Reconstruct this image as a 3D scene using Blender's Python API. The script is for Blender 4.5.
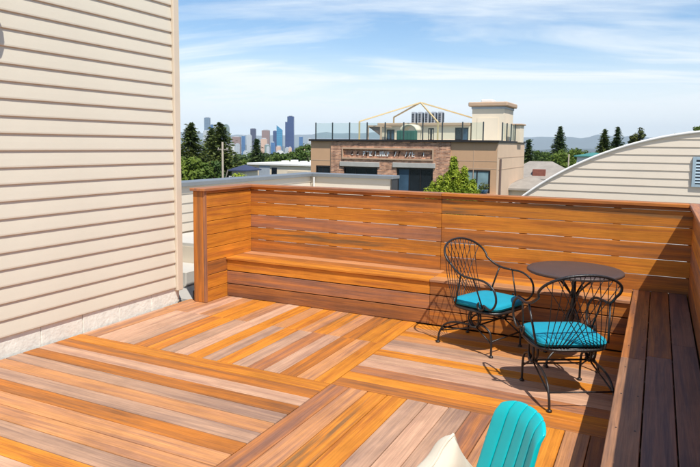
import bpy, math, random
import numpy as np
from mathutils import Vector, Matrix

scene = bpy.context.scene
for o in list(bpy.data.objects):
    bpy.data.objects.remove(o)

# ------------------------------------------------------------------ camera
EYE = Vector((0.0, 0.0, 1.62))
FPX, YAW, PITCH, CYP, ROLL = 629.33, -0.4544, -0.1041, 210.35, 0.0114      # focal in 700-px units
Fv = Vector((math.sin(YAW)*math.cos(PITCH), math.cos(YAW)*math.cos(PITCH), math.sin(PITCH)))
R0 = Vector((math.cos(YAW), -math.sin(YAW), 0)); U0 = R0.cross(Fv)
Rv = R0*math.cos(ROLL)+U0*math.sin(ROLL); Uv = U0*math.cos(ROLL)-R0*math.sin(ROLL)
cam_d = bpy.data.cameras.new('camera'); cam = bpy.data.objects.new('camera', cam_d)
scene.collection.objects.link(cam)
m3 = Matrix((Rv, Uv, -Fv)).transposed()
cam.matrix_world = Matrix.Translation(EYE) @ m3.to_4x4()
cam_d.sensor_width = 36; cam_d.lens = FPX/700*36; cam_d.shift_y = -(233.5-CYP)/700
cam_d.clip_start = 0.05; cam_d.clip_end = 60000
scene.camera = cam
scene.render.resolution_x = 1024; scene.render.resolution_y = 683

# ------------------------------------------------------------------ sky, sun, exposure
SUN = Vector((0.458, -0.42, 1.0)).normalized()          # towards the sun
elev = math.asin(SUN.z); azim = math.atan2(SUN.x, SUN.y)   # clockwise from +Y
w = bpy.data.worlds.new('World'); scene.world = w; w.use_nodes = True
nt = w.node_tree; nt.nodes.clear()
def wn(t, **k):
    n = nt.nodes.new(t)
    for a, v in k.items(): setattr(n, a, v)
    return n
sky = wn('ShaderNodeTexSky', sky_type='NISHITA', sun_disc=False, sun_elevation=elev, sun_rotation=azim,
         altitude=100, air_density=1.0, dust_density=0.3, ozone_density=3.0)
bg = wn('ShaderNodeBackground'); out = wn('ShaderNodeOutputWorld'); bg.inputs['Strength'].default_value = 0.118
tc = wn('ShaderNodeTexCoord'); sep = wn('ShaderNodeSeparateXYZ'); nt.links.new(tc.outputs['Generated'], sep.inputs[0])
def wmath(op, a, b=None):
    n = wn('ShaderNodeMath', operation=op)
    for i, v in enumerate((a, b)):
        if v is None: continue
        if isinstance(v, (int, float)): n.inputs[i].default_value = v
        else: nt.links.new(v, n.inputs[i])
    return n.outputs[0]
# cirrus sheet at one height: direction projected on a plane overhead
zz = wmath('ADD', wmath('MAXIMUM', sep.outputs['Z'], 0.0), 0.16)
cu = wmath('DIVIDE', sep.outputs['X'], zz); cv = wmath('DIVIDE', sep.outputs['Y'], zz)
comb = wn('ShaderNodeCombineXYZ'); nt.links.new(cu, comb.inputs[0]); nt.links.new(cv, comb.inputs[1])
mpr = wn('ShaderNodeMapping'); mpr.inputs['Rotation'].default_value = (0, 0, math.radians(-20)); nt.links.new(comb.outputs[0], mpr.inputs[0])
mp = wn('ShaderNodeMapping'); mp.inputs['Scale'].default_value = (0.5, 1.25, 1); mp.inputs['Location'].default_value = (3.1, 1.4, 0)
nt.links.new(mpr.outputs[0], mp.inputs[0])
n1 = wn('ShaderNodeTexNoise'); n1.inputs['Scale'].default_value = 1.0; n1.inputs['Detail'].default_value = 9; n1.inputs['Roughness'].default_value = 0.58; n1.inputs['Distortion'].default_value = 0.9
nt.links.new(mp.outputs[0], n1.inputs['Vector'])
rmp = wn('ShaderNodeValToRGB'); rmp.color_ramp.elements[0].position = 0.485; rmp.color_ramp.elements[1].position = 0.73
nt.links.new(n1.outputs['Fac'], rmp.inputs[0])
# general thin veil that thickens towards the horizon, as cirrostratus does
vr = wn('ShaderNodeMapRange', interpolation_type='SMOOTHSTEP'); nt.links.new(sep.outputs['Z'], vr.inputs['Value'])
wob = wmath('MULTIPLY', n1.outputs['Fac'], 0.16); nt.links.new(wmath('ADD', 0.10, wob), vr.inputs['From Max'])
vr.inputs['From Min'].default_value = 0.03; vr.inputs['To Min'].default_value = 0.92; vr.inputs['To Max'].default_value = 0.0
veil = vr.outputs[0]
cl = wmath('MINIMUM', wmath('ADD', wmath('MULTIPLY', rmp.outputs[0], 0.85), veil), 0.95)
mixw = wn('ShaderNodeMix', data_type='RGBA'); nt.links.new(cl, mixw.inputs[0])
hsw = wn('ShaderNodeHueSaturation'); hsw.inputs['Saturation'].default_value = 1.14; hsw.inputs['Value'].default_value = 1.15; nt.links.new(sky.outputs[0], hsw.inputs['Color']); nt.links.new(hsw.outputs[0], mixw.inputs[6])
mixw.inputs[7].default_value = (7.9, 8.3, 8.5, 1)
nt.links.new(mixw.outputs[2], bg.inputs['Color']); nt.links.new(bg.outputs[0], out.inputs[0])

sun_d = bpy.data.lights.new('sun', 'SUN'); sun_d.energy = 4.9; sun_d.angle = math.radians(0.53); sun_d.color = (1.0, 0.955, 0.88)
sun = bpy.data.objects.new('sun', sun_d); scene.collection.objects.link(sun)
sun.rotation_euler = SUN.to_track_quat('Z', 'Y').to_euler(); sun.location = (4, -4, 9)
vs = scene.view_settings
vs.view_transform = 'Standard'; vs.look = 'None'; vs.exposure = 0.2; vs.gamma = 1.0; vs.use_curve_mapping = False

# ------------------------------------------------------------------ helpers
COL = scene.collection
rnd = random.Random(7)
def ray(px, py): return Fv + Rv*((px-350)/FPX) + Uv*((CYP-py)/FPX)
def onY(px, py, y): d = ray(px, py); return EYE + d*(y/d.y)
def onX(px, py, x): d = ray(px, py); return EYE + d*(x/d.x)
def onZ(px, py, z): d = ray(px, py); return EYE + d*((z-EYE.z)/d.z)
def atD(px, py, D): return EYE + ray(px, py)*D

class MB:
    """collects shapes; build() links them as one mesh object"""
    def __init__(s): s.v = []; s.f = []
    def add(s, vs_, fs_):
        k = len(s.v); s.v += [tuple(p) for p in vs_]; s.f += [tuple(i+k for i in f) for f in fs_]; return s
    def box(s, x0, x1, y0, y1, z0, z1):
        return s.add([(x0,y0,z0),(x1,y0,z0),(x1,y1,z0),(x0,y1,z0),(x0,y0,z1),(x1,y0,z1),(x1,y1,z1),(x0,y1,z1)],
                     [(3,2,1,0),(4,5,6,7),(0,1,5,4),(1,2,6,5),(2,3,7,6),(3,0,4,7)])
    def cbox(s, x0, x1, y0, y1, z0, z1, c=0.003):
        """box with every edge chamfered"""
        P = []; idx = {}
        for ix, X in ((0,(x0,x1)),):
            pass
        xs=(x0,x1); ys=(y0,y1); zs=(z0,z1)
        for i in (0,1):
            for j in (0,1):
                for k in (0,1):
                    sx = c if i==0 else -c; sy = c if j==0 else -c; sz = c if k==0 else -c
                    idx[(i,j,k,0)] = len(P); P.append((xs[i], ys[j]+sy, zs[k]+sz))
                    idx[(i,j,k,1)] = len(P); P.append((xs[i]+sx, ys[j], zs[k]+sz))
                    idx[(i,j,k,2)] = len(P); P.append((xs[i]+sx, ys[j]+sy, zs[k]))
        Fs = []
        I = lambda i,j,k,a: idx[(i,j,k,a)]
        Fs.append((I(0,0,0,0),I(0,0,1,0),I(0,1,1,0),I(0,1,0,0))); Fs.append((I(1,0,0,0),I(1,1,0,0),I(1,1,1,0),I(1,0,1,0)))
        Fs.append((I(0,0,0,1),I(1,0,0,1),I(1,0,1,1),I(0,0,1,1))); Fs.append((I(0,1,0,1),I(0,1,1,1),I(1,1,1,1),I(1,1,0,1)))
        Fs.append((I(0,0,0,2),I(0,1,0,2),I(1,1,0,2),I(1,0,0,2))); Fs.append((I(0,0,1,2),I(1,0,1,2),I(1,1,1,2),I(0,1,1,2)))
        for j in (0,1):
            for k in (0,1): Fs.append((I(0,j,k,1),I(1,j,k,1),I(1,j,k,2),I(0,j,k,2)) if (j==k) is False else (I(0,j,k,2),I(1,j,k,2),I(1,j,k,1),I(0,j,k,1)))
        for i in (0,1):
            for k in (0,1): Fs.append((I(i,0,k,0),I(i,1,k,0),I(i,1,k,2),I(i,0,k,2)) if i==k else (I(i,0,k,2),I(i,1,k,2),I(i,1,k,0),I(i,0,k,0)))
        for i in (0,1):
            for j in (0,1): Fs.append((I(i,j,0,1),I(i,j,1,1),I(i,j,1,0),I(i,j,0,0)) if i==j else (I(i,j,0,0),I(i,j,1,0),I(i,j,1,1),I(i,j,0,1)))
        for i in (0,1):
            for j in (0,1):
                for k in (0,1):
                    t = (I(i,j,k,0),I(i,j,k,1),I(i,j,k,2)); Fs.append(t if (i+j+k)%2 else t[::-1])
        return s.add(P, Fs)
    def tube(s, pts, r, n=8, closed=False, cap=True):
        pts = [Vector(p) for p in pts]; m = len(pts); rs = r if isinstance(r, (list, tuple)) else [r]*m
        base = len(s.v); prev = None
        for i, p in enumerate(pts):
            a = pts[(i-1) % m] if (closed or i > 0) else pts[i]; b = pts[(i+1) % m] if (closed or i < m-1) else pts[i]
            t = (b-a).normalized()
            if prev is None:
                prev = t.orthogonal().normalized()
            u = (prev - t*prev.dot(t))
            u = u.normalized() if u.length > 1e-6 else t.orthogonal().normalized()
            prev = u; vv = t.cross(u)
            for k in range(n):
                an = 2*math.pi*k/n; q = p + (u*math.cos(an)+vv*math.sin(an))*rs[i]; s.v.append(tuple(q))
        for i in range(m if closed else m-1):
            for k in range(n):
                a = base+i*n+k; b = base+i*n+(k+1) % n; c = base+((i+1) % m)*n+(k+1) % n; d = base+((i+1) % m)*n+k
                s.f.append((a, b, c, d))
        if cap and not closed:
            s.f.append(tuple(base+k for k in reversed(range(n)))); s.f.append(tuple(base+(m-1)*n+k for k in range(n)))
        return s
    def lathe(s, prof, c=(0,0,0), n=24):
        base = len(s.v); m = len(prof)
        for (r, z) in prof:
            for k in range(n):
                a = 2*math.pi*k/n; s.v.append((c[0]+r*math.cos(a), c[1]+r*math.sin(a), c[2]+z))
        for i in range(m-1):
            for k in range(n):
                s.f.append((base+i*n+k, base+i*n+(k+1) % n, base+(i+1)*n+(k+1) % n, base+(i+1)*n+k))
        s.f.append(tuple(base+k for k in reversed(range(n)))); s.f.append(tuple(base+(m-1)*n+k for k in range(n)))
        return s
    def prism(s, poly, a, b, axis):
        """polygon extruded along an axis; poly holds the two other coordinates in order"""
        def P(u, v, t): return {0: (t,u,v), 1: (u,t,v), 2: (u,v,t)}[axis]
        n = len(poly); V_ = [P(u,v,a) for u,v in poly]+[P(u,v,b) for u,v in poly]
        Fs = [tuple(range(n)), tuple(reversed(range(n,2*n)))]+[(i, n+i, n+(i+1)%n, (i+1)%n) for i in range(n)]
        return s.add(V_, Fs)
    def mesh(s, name, smooth=False, fix=True):
        me = bpy.data.meshes.new(name); me.from_pydata(s.v, [], s.f)
        if fix:
            import bmesh
            bm = bmesh.new(); bm.from_mesh(me); bmesh.ops.recalc_face_normals(bm, faces=bm.faces); bm.to_mesh(me); bm.free()
        if smooth:
            me.polygons.foreach_set('use_smooth', [True]*len(me.polygons))
        me.update(); return me
    def build(s, name, mat_, parent=None, smooth=False, fix=True):
        me = s.mesh(name, smooth, fix); me.materials.append(mat_)
        return link(name, me, parent)
def link(name, me, parent=None):
    o = bpy.data.objects.new(name, me); COL.objects.link(o)
    if parent is not None: o.parent = parent
    return o
def empty(name, loc=(0,0,0), rz=0.0):
    o = bpy.data.objects.new(name, None); COL.objects.link(o); o.location = loc; o.rotation_euler = (0,0,rz); o.empty_display_size = 0.1
    return o
def T(o, label, cat, group=None):
    o['label'] = label; o['category'] = cat
    if group: o['group'] = group
    return o
def struct(o): o['kind'] = 'structure'; return o
def stuff(o, label=None, cat=None):
    o['kind'] = 'stuff'
    if label: o['label'] = label; o['category'] = cat
    return o
def spline(pts, n=6, closed=False):
    P = [Vector(p) for p in pts]; m = len(P); o = []
    for i in range(m if closed else m-1):
        p0 = P[(i-1) % m] if (closed or i > 0) else P[i]*2-P[i+1]
        p1 = P[i]; p2 = P[(i+1) % m]; p3 = P[(i+2) % m] if (closed or i < m-2) else P[i+1]*2-P[i]
        for k in range(n):
            t = k/n; o.append(0.5*((2*p1)+(p2-p0)*t+(2*p0-5*p1+4*p2-p3)*t*t+(3*p1-p0-3*p2+p3)*t**3))
    if not closed: o.append(P[-1])
    return o

# ------------------------------------------------------------------ materials
def new_mat(name):
    m = bpy.data.materials.new(name); m.use_nodes = True
    n = m.node_tree; b = n.nodes['Principled BSDF']; return m, n, b
def N(n, t, **k):
    x = n.nodes.new(t)
    for a, v in k.items(): setattr(x, a, v)
    return x
def L(n, a, b): n.links.new(a, b)
def lin(r, g, b):
    f = lambda c: (c/255/12.92) if c/255 <= 0.04045 else ((c/255+0.055)/1.055)**2.4
    return (f(r), f(g), f(b), 1)
def plain(name, col, rough=0.6, var=0.12, scale=3.0, bump=0.0, bscale=40, metal=0.0, spec=0.5, obj_var=0.0, coords='Object'):
    """base colour with mottling, a little roughness change and fine relief"""
    m, n, b = new_mat(name); col = tuple(col[:3])+(1,)
    t = N(n, 'ShaderNodeTexCoord'); no = N(n, 'ShaderNodeTexNoise'); no.inputs['Scale'].default_value = scale; no.inputs['Detail'].default_value = 6; no.inputs['Roughness'].default_value = 0.65
    L(n, t.outputs[coords], no.inputs['Vector'])
    mr = N(n, 'ShaderNodeMapRange'); mr.inputs['From Min'].default_value = 0.3; mr.inputs['From Max'].default_value = 0.7; mr.inputs['To Min'].default_value = 1-var; mr.inputs['To Max'].default_value = 1+var
    L(n, no.outputs['Fac'], mr.inputs['Value'])
    hs = N(n, 'ShaderNodeHueSaturation'); hs.inputs['Color'].default_value = col; L(n, mr.outputs[0], hs.inputs['Value'])
    src = hs.outputs[0]
    if obj_var:
        oi = N(n, 'ShaderNodeObjectInfo'); m2 = N(n, 'ShaderNodeMapRange'); m2.inputs['To Min'].default_value = 1-obj_var; m2.inputs['To Max'].default_value = 1+obj_var
        L(n, oi.outputs['Random'], m2.inputs['Value']); h2 = N(n, 'ShaderNodeHueSaturation'); L(n, src, h2.inputs['Color']); L(n, m2.outputs[0], h2.inputs['Value']); src = h2.outputs[0]
    L(n, src, b.inputs['Base Color'])
    b.inputs['Roughness'].default_value = rough; b.inputs['Metallic'].default_value = metal; b.inputs['Specular IOR Level'].default_value = spec
    if bump:
        nb = N(n, 'ShaderNodeTexNoise'); nb.inputs['Scale'].default_value = bscale; nb.inputs['Detail'].default_value = 5; L(n, t.outputs[coords], nb.inputs['Vector'])
        bp = N(n, 'ShaderNodeBump'); bp.inputs['Strength'].default_value = bump; bp.inputs['Distance'].default_value = 0.01; L(n, nb.outputs['Fac'], bp.inputs['Height']); L(n, bp.outputs[0], b.inputs['Normal'])
    return m
def wood(name, ca, cb, cc, contrast=1.0, rough=0.55):
    """capped composite board: long streaks along local X, every board with its own offset"""
    m, n, b = new_mat(name)
    t = N(n, 'ShaderNodeTexCoord'); oi = N(n, 'ShaderNodeObjectInfo')
    mul = N(n, 'ShaderNodeVectorMath', operation='SCALE'); mul.inputs[0].default_value = (37, 91, 53); L(n, oi.outputs['Random'], mul.inputs['Scale'])
    ad = N(n, 'ShaderNodeVectorMath', operation='ADD'); L(n, t.outputs['Object'], ad.inputs[0]); L(n, mul.outputs[0], ad.inputs[1])
    def noise(sc, detail, dist=0.0):
        mp_ = N(n, 'ShaderNodeMapping'); mp_.inputs['Scale'].default_value = sc; L(n, ad.outputs[0], mp_.inputs[0])
        q = N(n, 'ShaderNodeTexNoise'); q.inputs['Scale'].default_value = 1; q.inputs['Detail'].default_value = detail; q.inputs['Distortion'].default_value = dist; q.inputs['Roughness'].default_value = 0.6
        L(n, mp_.outputs[0], q.inputs['Vector']); return q.outputs['Fac']
    broad = noise((1.0, 20, 20), 3, 0.4); fine = noise((2.6, 110, 110), 5, 0.6); hair = noise((7, 330, 330), 3)
    cr = N(n, 'ShaderNodeValToRGB'); e = cr.color_ramp.elements
    e[0].position = 0.36; e[0].color = cb; e[1].position = 0.62; e[1].color = cc
    k = cr.color_ramp.elements.new(0.48); k.color = ca
    L(n, broad, cr.inputs[0])
    mr = N(n, 'ShaderNodeMapRange'); mr.inputs['From Min'].default_value = 0.3; mr.inputs['From Max'].default_value = 0.7; mr.inputs['To Min'].default_value = 1-0.26*contrast; mr.inputs['To Max'].default_value = 1+0.17*contrast; L(n, fine, mr.inputs['Value'])
    h = N(n, 'ShaderNodeHueSaturation'); L(n, cr.outputs[0], h.inputs['Color']); L(n, mr.outputs[0], h.inputs['Value'])
    m2 = N(n, 'ShaderNodeMapRange'); m2.inputs['To Min'].default_value = 0.9; m2.inputs['To Max'].default_value = 1.1; L(n, oi.outputs['Random'], m2.inputs['Value'])
    h2 = N(n, 'ShaderNodeHueSaturation'); L(n, h.outputs[0], h2.inputs['Color']); L(n, m2.outputs[0], h2.inputs['Value'])
    m4 = N(n, 'ShaderNodeMapRange'); m4.inputs['From Min'].default_value = .35; m4.inputs['From Max'].default_value = .65; m4.inputs['To Min'].default_value = .86; m4.inputs['To Max'].default_value = 1.08; L(n, hair, m4.inputs['Value'])
    ge = N(n, 'ShaderNodeNewGeometry'); st = N(n, 'ShaderNodeTexNoise'); st.inputs['Scale'].default_value = 2.3; st.inputs['Detail'].default_value = 7; st.inputs['Roughness'].default_value = .7; L(n, ge.outputs['Position'], st.inputs['Vector'])
    m5 = N(n, 'ShaderNodeMapRange'); m5.inputs['From Min'].default_value = .3; m5.inputs['From Max'].default_value = .55; m5.inputs['To Min'].default_value = .80; m5.inputs['To Max'].default_value = 1.0; L(n, st.outputs['Fac'], m5.inputs['Value'])
    m6 = N(n, 'ShaderNodeMath', operation='MULTIPLY'); L(n, m4.outputs[0], m6.inputs[0]); L(n, m5.outputs[0], m6.inputs[1])
    h3 = N(n, 'ShaderNodeHueSaturation'); L(n, h2.outputs[0], h3.inputs['Color']); L(n, m6.outputs[0], h3.inputs['Value'])
    L(n, h3.outputs[0], b.inputs['Base Color']); b.inputs['Roughness'].default_value = rough; b.inputs['Specular IOR Level'].default_value = 0.35
    bp = N(n, 'ShaderNodeBump'); bp.inputs['Strength'].default_value = 0.25; bp.inputs['Distance'].default_value = 0.002; L(n, hair, bp.inputs['Height']); L(n, bp.outputs[0], b.inputs['Normal'])
    return m
def leafmat(name, c1, c2, scale=0.6):
    m, n, b = new_mat(name)
    t = N(n, 'ShaderNodeTexCoord'); q = N(n, 'ShaderNodeTexNoise'); q.inputs['Scale'].default_value = scale; q.inputs['Detail'].default_value = 4; L(n, t.outputs['Object'], q.inputs['Vector'])
    cr = N(n, 'ShaderNodeValToRGB'); e = cr.color_ramp.elements; e[0].position = 0.35; e[0].color = c1; e[1].position = 0.65; e[1].color = c2; L(n, q.outputs['Fac'], cr.inputs[0])
    L(n, cr.outputs[0], b.inputs['Base Color']); b.inputs['Roughness'].default_value = 0.6; b.inputs['Specular IOR Level'].default_value = 0.25
    tr = N(n, 'ShaderNodeBsdfTranslucent'); L(n, cr.outputs[0], tr.inputs['Color']); mx = N(n, 'ShaderNodeMixShader'); mx.inputs[0].default_value = 0.25
    L(n, b.outputs[0], mx.inputs[1]); L(n, tr.outputs[0], mx.inputs[2]); L(n, mx.outputs[0], n.nodes['Material Output'].inputs[0])
    return m
def facade(name, wall, glass, fw, fh, mortar=0.25, rough=0.3, metal=0.0):
    """window grid for towers kilometres away"""
    m, n, b = new_mat(name)
    t = N(n, 'ShaderNodeTexCoord'); sp = N(n, 'ShaderNodeSeparateXYZ'); L(n, t.outputs['Object'], sp.inputs[0])
    a = N(n, 'ShaderNodeMath', operation='ADD'); L(n, sp.outputs['X'], a.inputs[0]); L(n, sp.outputs['Y'], a.inputs[1])
    cb_ = N(n, 'ShaderNodeCombineXYZ'); L(n, a.outputs[0], cb_.inputs[0]); L(n, sp.outputs['Z'], cb_.inputs[1])
    br = N(n, 'ShaderNodeTexBrick'); br.offset = 0; br.inputs['Scale'].default_value = 1; br.inputs['Brick Width'].default_value = fw; br.inputs['Row Height'].default_value = fh
    br.inputs['Mortar Size'].default_value = mortar*fh; br.inputs['Mortar Smooth'].default_value = 0; br.inputs['Color1'].default_value = glass; br.inputs['Color2'].default_value = tuple(c*0.8 for c in glass[:3])+(1,); br.inputs['Mortar'].default_value = wall
    L(n, cb_.outputs[0], br.inputs['Vector']); L(n, br.outputs['Color'], b.inputs['Base Color']); b.inputs['Roughness'].default_value = rough; b.inputs['Metallic'].default_value = metal
    return m
def glassmat(name, tint=(0.8, 0.92, 0.9, 1), alpha=0.25):
    m, n, b = new_mat(name)
    tr = N(n, 'ShaderNodeBsdfTransparent'); tr.inputs[0].default_value = tint
    b.inputs['Base Color'].default_value = (0.25, 0.33, 0.33, 1); b.inputs['Roughness'].default_value = 0.05
    mx = N(n, 'ShaderNodeMixShader'); mx.inputs[0].default_value = alpha
    L(n, tr.outputs[0], mx.inputs[1]); L(n, b.outputs[0], mx.inputs[2]); L(n, mx.outputs[0], n.nodes['Material Output'].inputs[0])
    return m
def windowglass(name, col=(0.02, 0.025, 0.03, 1)):
    m, n, b = new_mat(name)
    t = N(n, 'ShaderNodeTexCoord'); q = N(n, 'ShaderNodeTexNoise'); q.inputs['Scale'].default_value = 1.2; L(n, t.outputs['Object'], q.inputs['Vector'])
    cr = N(n, 'ShaderNodeValToRGB'); cr.color_ramp.elements[0].color = tuple(c*0.4 for c in col[:3])+(1,); cr.color_ramp.elements[1].color = tuple(c*1.8 for c in col[:3])+(1,); L(n, q.outputs['Fac'], cr.inputs[0])
    L(n, cr.outputs[0], b.inputs['Base Color']); b.inputs['Roughness'].default_value = 0.06; b.inputs['Specular IOR Level'].default_value = 0.6
    return m

W = {
 'pale':   wood('composite_pale', lin(192,150,122), lin(174,134,112), lin(204,162,132), 0.8),
 'grey':   wood('composite_grey', lin(176,140,116), lin(156,124,106), lin(190,150,122), 0.8),
 'tan':    wood('composite_tan', lin(188,132,90), lin(166,118,88), lin(200,140,88), 0.9),
 'orange': wood('composite_orange', lin(202,126,42), lin(180,108,44), lin(212,136,46), 0.9),
 'brown':  wood('composite_brown', lin(172,106,50), lin(146,94,54), lin(194,118,46), 0.9),
 'mauve':  wood('composite_mauve', lin(164,110,78), lin(142,100,80), lin(186,120,70), 0.9),
 'walnut': wood('composite_walnut', lin(144,92,56), lin(120,80,58), lin(168,106,56), 1.0),
 'streak': wood('composite_streaked', lin(194,120,44), lin(140,100,60), lin(206,132,46), 1.0),
 'bench':  wood('composite_shaded', lin(126,94,80), lin(106,82,76), lin(142,102,82), 1.0),  # bench shade put into the wood colour: greyer and darker
 'edge':   wood('composite_lit_edge', lin(156,116,88), lin(136,102,84), lin(172,124,90), 1.0),  # front board toned lighter, sunlight of the edge strip painted in
}
M = {
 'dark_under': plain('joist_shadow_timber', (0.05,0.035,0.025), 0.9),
 'siding': plain('painted_lap_siding', lin(212,204,185), 0.5, 0.03, 1.5, 0.05, 60, spec=0.3),
 'siding_b': plain('painted_lap_siding_cream', lin(210,198,180), 0.5, 0.04, 1.2, 0.05, 40, spec=0.3),
 'trim': plain('painted_trim', lin(212,198,176), 0.45, 0.04, 4, spec=0.3),
 'foundation': plain('whitewashed_block', lin(226,226,214), 0.9, 0.10, 9, 0.5, 30),
 'mortar': plain('mortar', lin(196,196,186), 0.95, 0.15, 12),
 'iron': plain('black_wrought_iron', (0.018,0.015,0.014), 0.38, 0.25, 30, 0.15, 90, spec=0.5),
 'table': plain('bronze_tabletop', lin(78,62,56), 0.45, 0.10, 8, 0.05, 120),
 'turq': plain('turquoise_canvas', lin(0,146,170), 0.85, 0.07, 14, 0.3, 320),
 'plastic': plain('turquoise_resin', lin(0,182,186), 0.32, 0.05, 5, 0.05, 200),
 'cream': plain('cream_canvas', lin(214,204,184), 0.9, 0.05, 12, 0.12, 420),
 'capmetal': plain('grey_flashing', lin(134,138,140), 0.42, 0.08, 2.5, metal=0.35),
 'darkmetal': plain('dark_flashing', lin(60,62,64), 0.5, 0.1, 3, metal=0.3),
 'membrane': plain('white_roof_membrane', lin(196,192,184), 0.8, 0.06, 1.5, 0.2, 12),
 'white': plain('white_paint', lin(232,230,224), 0.5, 0.04, 3),
 'stucco': plain('tan_panel', lin(198,158,122), 0.8, 0.05, 1.0, 0.15, 20),
 'stucco_l': plain('pale_tan_panel', lin(216,186,156), 0.8, 0.05, 1.0, 0.15, 20),
 'beige': plain('beige_stucco', lin(232,216,190), 0.8, 0.04, 1.0, 0.15, 20),
 'cornice': plain('tan_cornice', lin(190,160,132), 0.7, 0.05, 2),
 'parapet_dark': plain('dark_bronze_coping', lin(40,34,32), 0.5, 0.1, 2),
 'frame_dark': plain('dark_window_frame', lin(36,30,28), 0.45, 0.1, 3),
 'glass_dark': windowglass('window_glass', (0.012,0.016,0.022,1)),
 'glass_blue': windowglass('window_glass_blue', (0.045,0.085,0.13,1)),
 'glass_pale': windowglass('window_glass_curtained', (0.22,0.32,0.34,1)),
 'rail_glass': glassmat('railing_glass', (0.93,0.97,0.96,1), 0.07),
 'rail_post': plain('railing_post', lin(70,80,82), 0.4, 0.1, 4, metal=0.4),
 'gold': plain('gold_painted_steel', lin(204,180,130), 0.5, 0.06, 3),
 'hvac': plain('condenser_grey', lin(170,178,186), 0.5, 0.1, 3),
 'hvac_d': plain('condenser_louver', lin(60,70,80), 0.5, 0.1, 3),
 'green': plain('green_canvas', lin(36,92,78), 0.7, 0.1, 3),
 'umber': plain('brown_awning', lin(110,92,84), 0.7, 0.1, 2),
 'louver': plain('blue_grey_louver', lin(150,170,180), 0.5, 0.05, 3),
 'shingle': plain('grey_shingle', lin(150,142,132), 0.9, 0.14, 2.0, 0.4, 10),
 'redroof': plain('red_roof', lin(176,84,62), 0.85, 0.12, 2, 0.4, 10),
 'bluero': plain('dark_blue_roof', lin(58,66,92), 0.7, 0.1, 2),
 'tealroof': plain('teal_roof', lin(70,130,124), 0.6, 0.1, 2),
 'brickch': plain('chimney_brick', lin(138,84,70), 0.9, 0.2, 4),
 'concrete': plain('concrete', lin(176,172,164), 0.9, 0.1, 2, 0.2, 20),
 'asphalt': plain('asphalt', (0.05,0.05,0.052), 0.9, 0.2, 0.5),
 'pole': plain('weathered_pole', lin(150,140,126), 0.9, 0.1, 3),
 'bark': plain('bark', (0.06,0.042,0.03), 0.95, 0.25, 3, 0.5, 12),
 'fir': leafmat('fir_needles', (0.045,0.075,0.018,1), (0.17,0.20,0.05,1)),
 'fir_d': leafmat('dark_fir_needles', (0.03,0.065,0.02,1), (0.11,0.15,0.045,1)),
 'leaf': leafmat('green_leaves', (0.055,0.105,0.014,1), (0.18,0.24,0.036,1)),
 'leaf_d': leafmat('deep_green_leaves', (0.038,0.082,0.016,1), (0.12,0.18,0.034,1)),
 'lime': leafmat('lime_leaves', (0.12,0.19,0.012,1), (0.40,0.46,0.04,1), 2.2),
 'olive': leafmat('olive_leaves', (0.05,0.07,0.014,1), (0.16,0.16,0.035,1)),
 'cover': leafmat('woodland', (0.028,0.058,0.014,1), (0.11,0.15,0.036,1), 0.02),
 'ground': plain('ground_green', (0.05,0.065,0.03), 0.95, 0.4, 0.02),
 'mount': plain('mountain_rock_forest', (0.05,0.07,0.07), 0.95, 0.3, 0.001),
 'screw': plain('screw_head', (0.05,0.04,0.035), 0.5),
}
# brick wall of the town house: the bricks are about a pixel high at this distance
def brickwall():
    m, n, b = new_mat('variegated_brick')
    t = N(n, 'ShaderNodeTexCoord'); sp = N(n, 'ShaderNodeSeparateXYZ'); L(n, t.outputs['Object'], sp.inputs[0])
    c = N(n, 'ShaderNodeCombineXYZ'); L(n, sp.outputs['X'], c.inputs[0]); L(n, sp.outputs['Z'], c.inputs[1])
    br = N(n, 'ShaderNodeTexBrick'); br.inputs['Scale'].default_value = 1; br.inputs['Brick Width'].default_value = 0.24; br.inputs['Row Height'].default_value = 0.08; br.inputs['Mortar Size'].default_value = 0.010
    br.inputs['Color1'].default_value = lin(208,152,116); br.inputs['Color2'].default_value = lin(128,86,68); br.inputs['Mortar'].default_value = lin(186,160,140); br.inputs['Bias'].default_value = -0.1
    L(n, c.outputs[0], br.inputs['Vector'])
    q = N(n, 'ShaderNodeTexNoise'); q.inputs['Scale'].default_value = 3.5; q.inputs['Detail'].default_value = 5; L(n, t.outputs['Object'], q.inputs['Vector'])
    mr = N(n, 'ShaderNodeMapRange'); mr.inputs['From Min'].default_value = .3; mr.inputs['From Max'].default_value = .7; mr.inputs['To Min'].default_value = .62; mr.inputs['To Max'].default_value = 1.3; L(n, q.outputs['Fac'], mr.inputs['Value'])
    h = N(n, 'ShaderNodeHueSaturation'); L(n, br.outputs['Color'], h.inputs['Color']); L(n, mr.outputs[0], h.inputs['Value']); L(n, h.outputs[0], b.inputs['Base Color']); b.inputs['Roughness'].default_value = 0.9
    return m
M['brick'] = brickwall()

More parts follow.
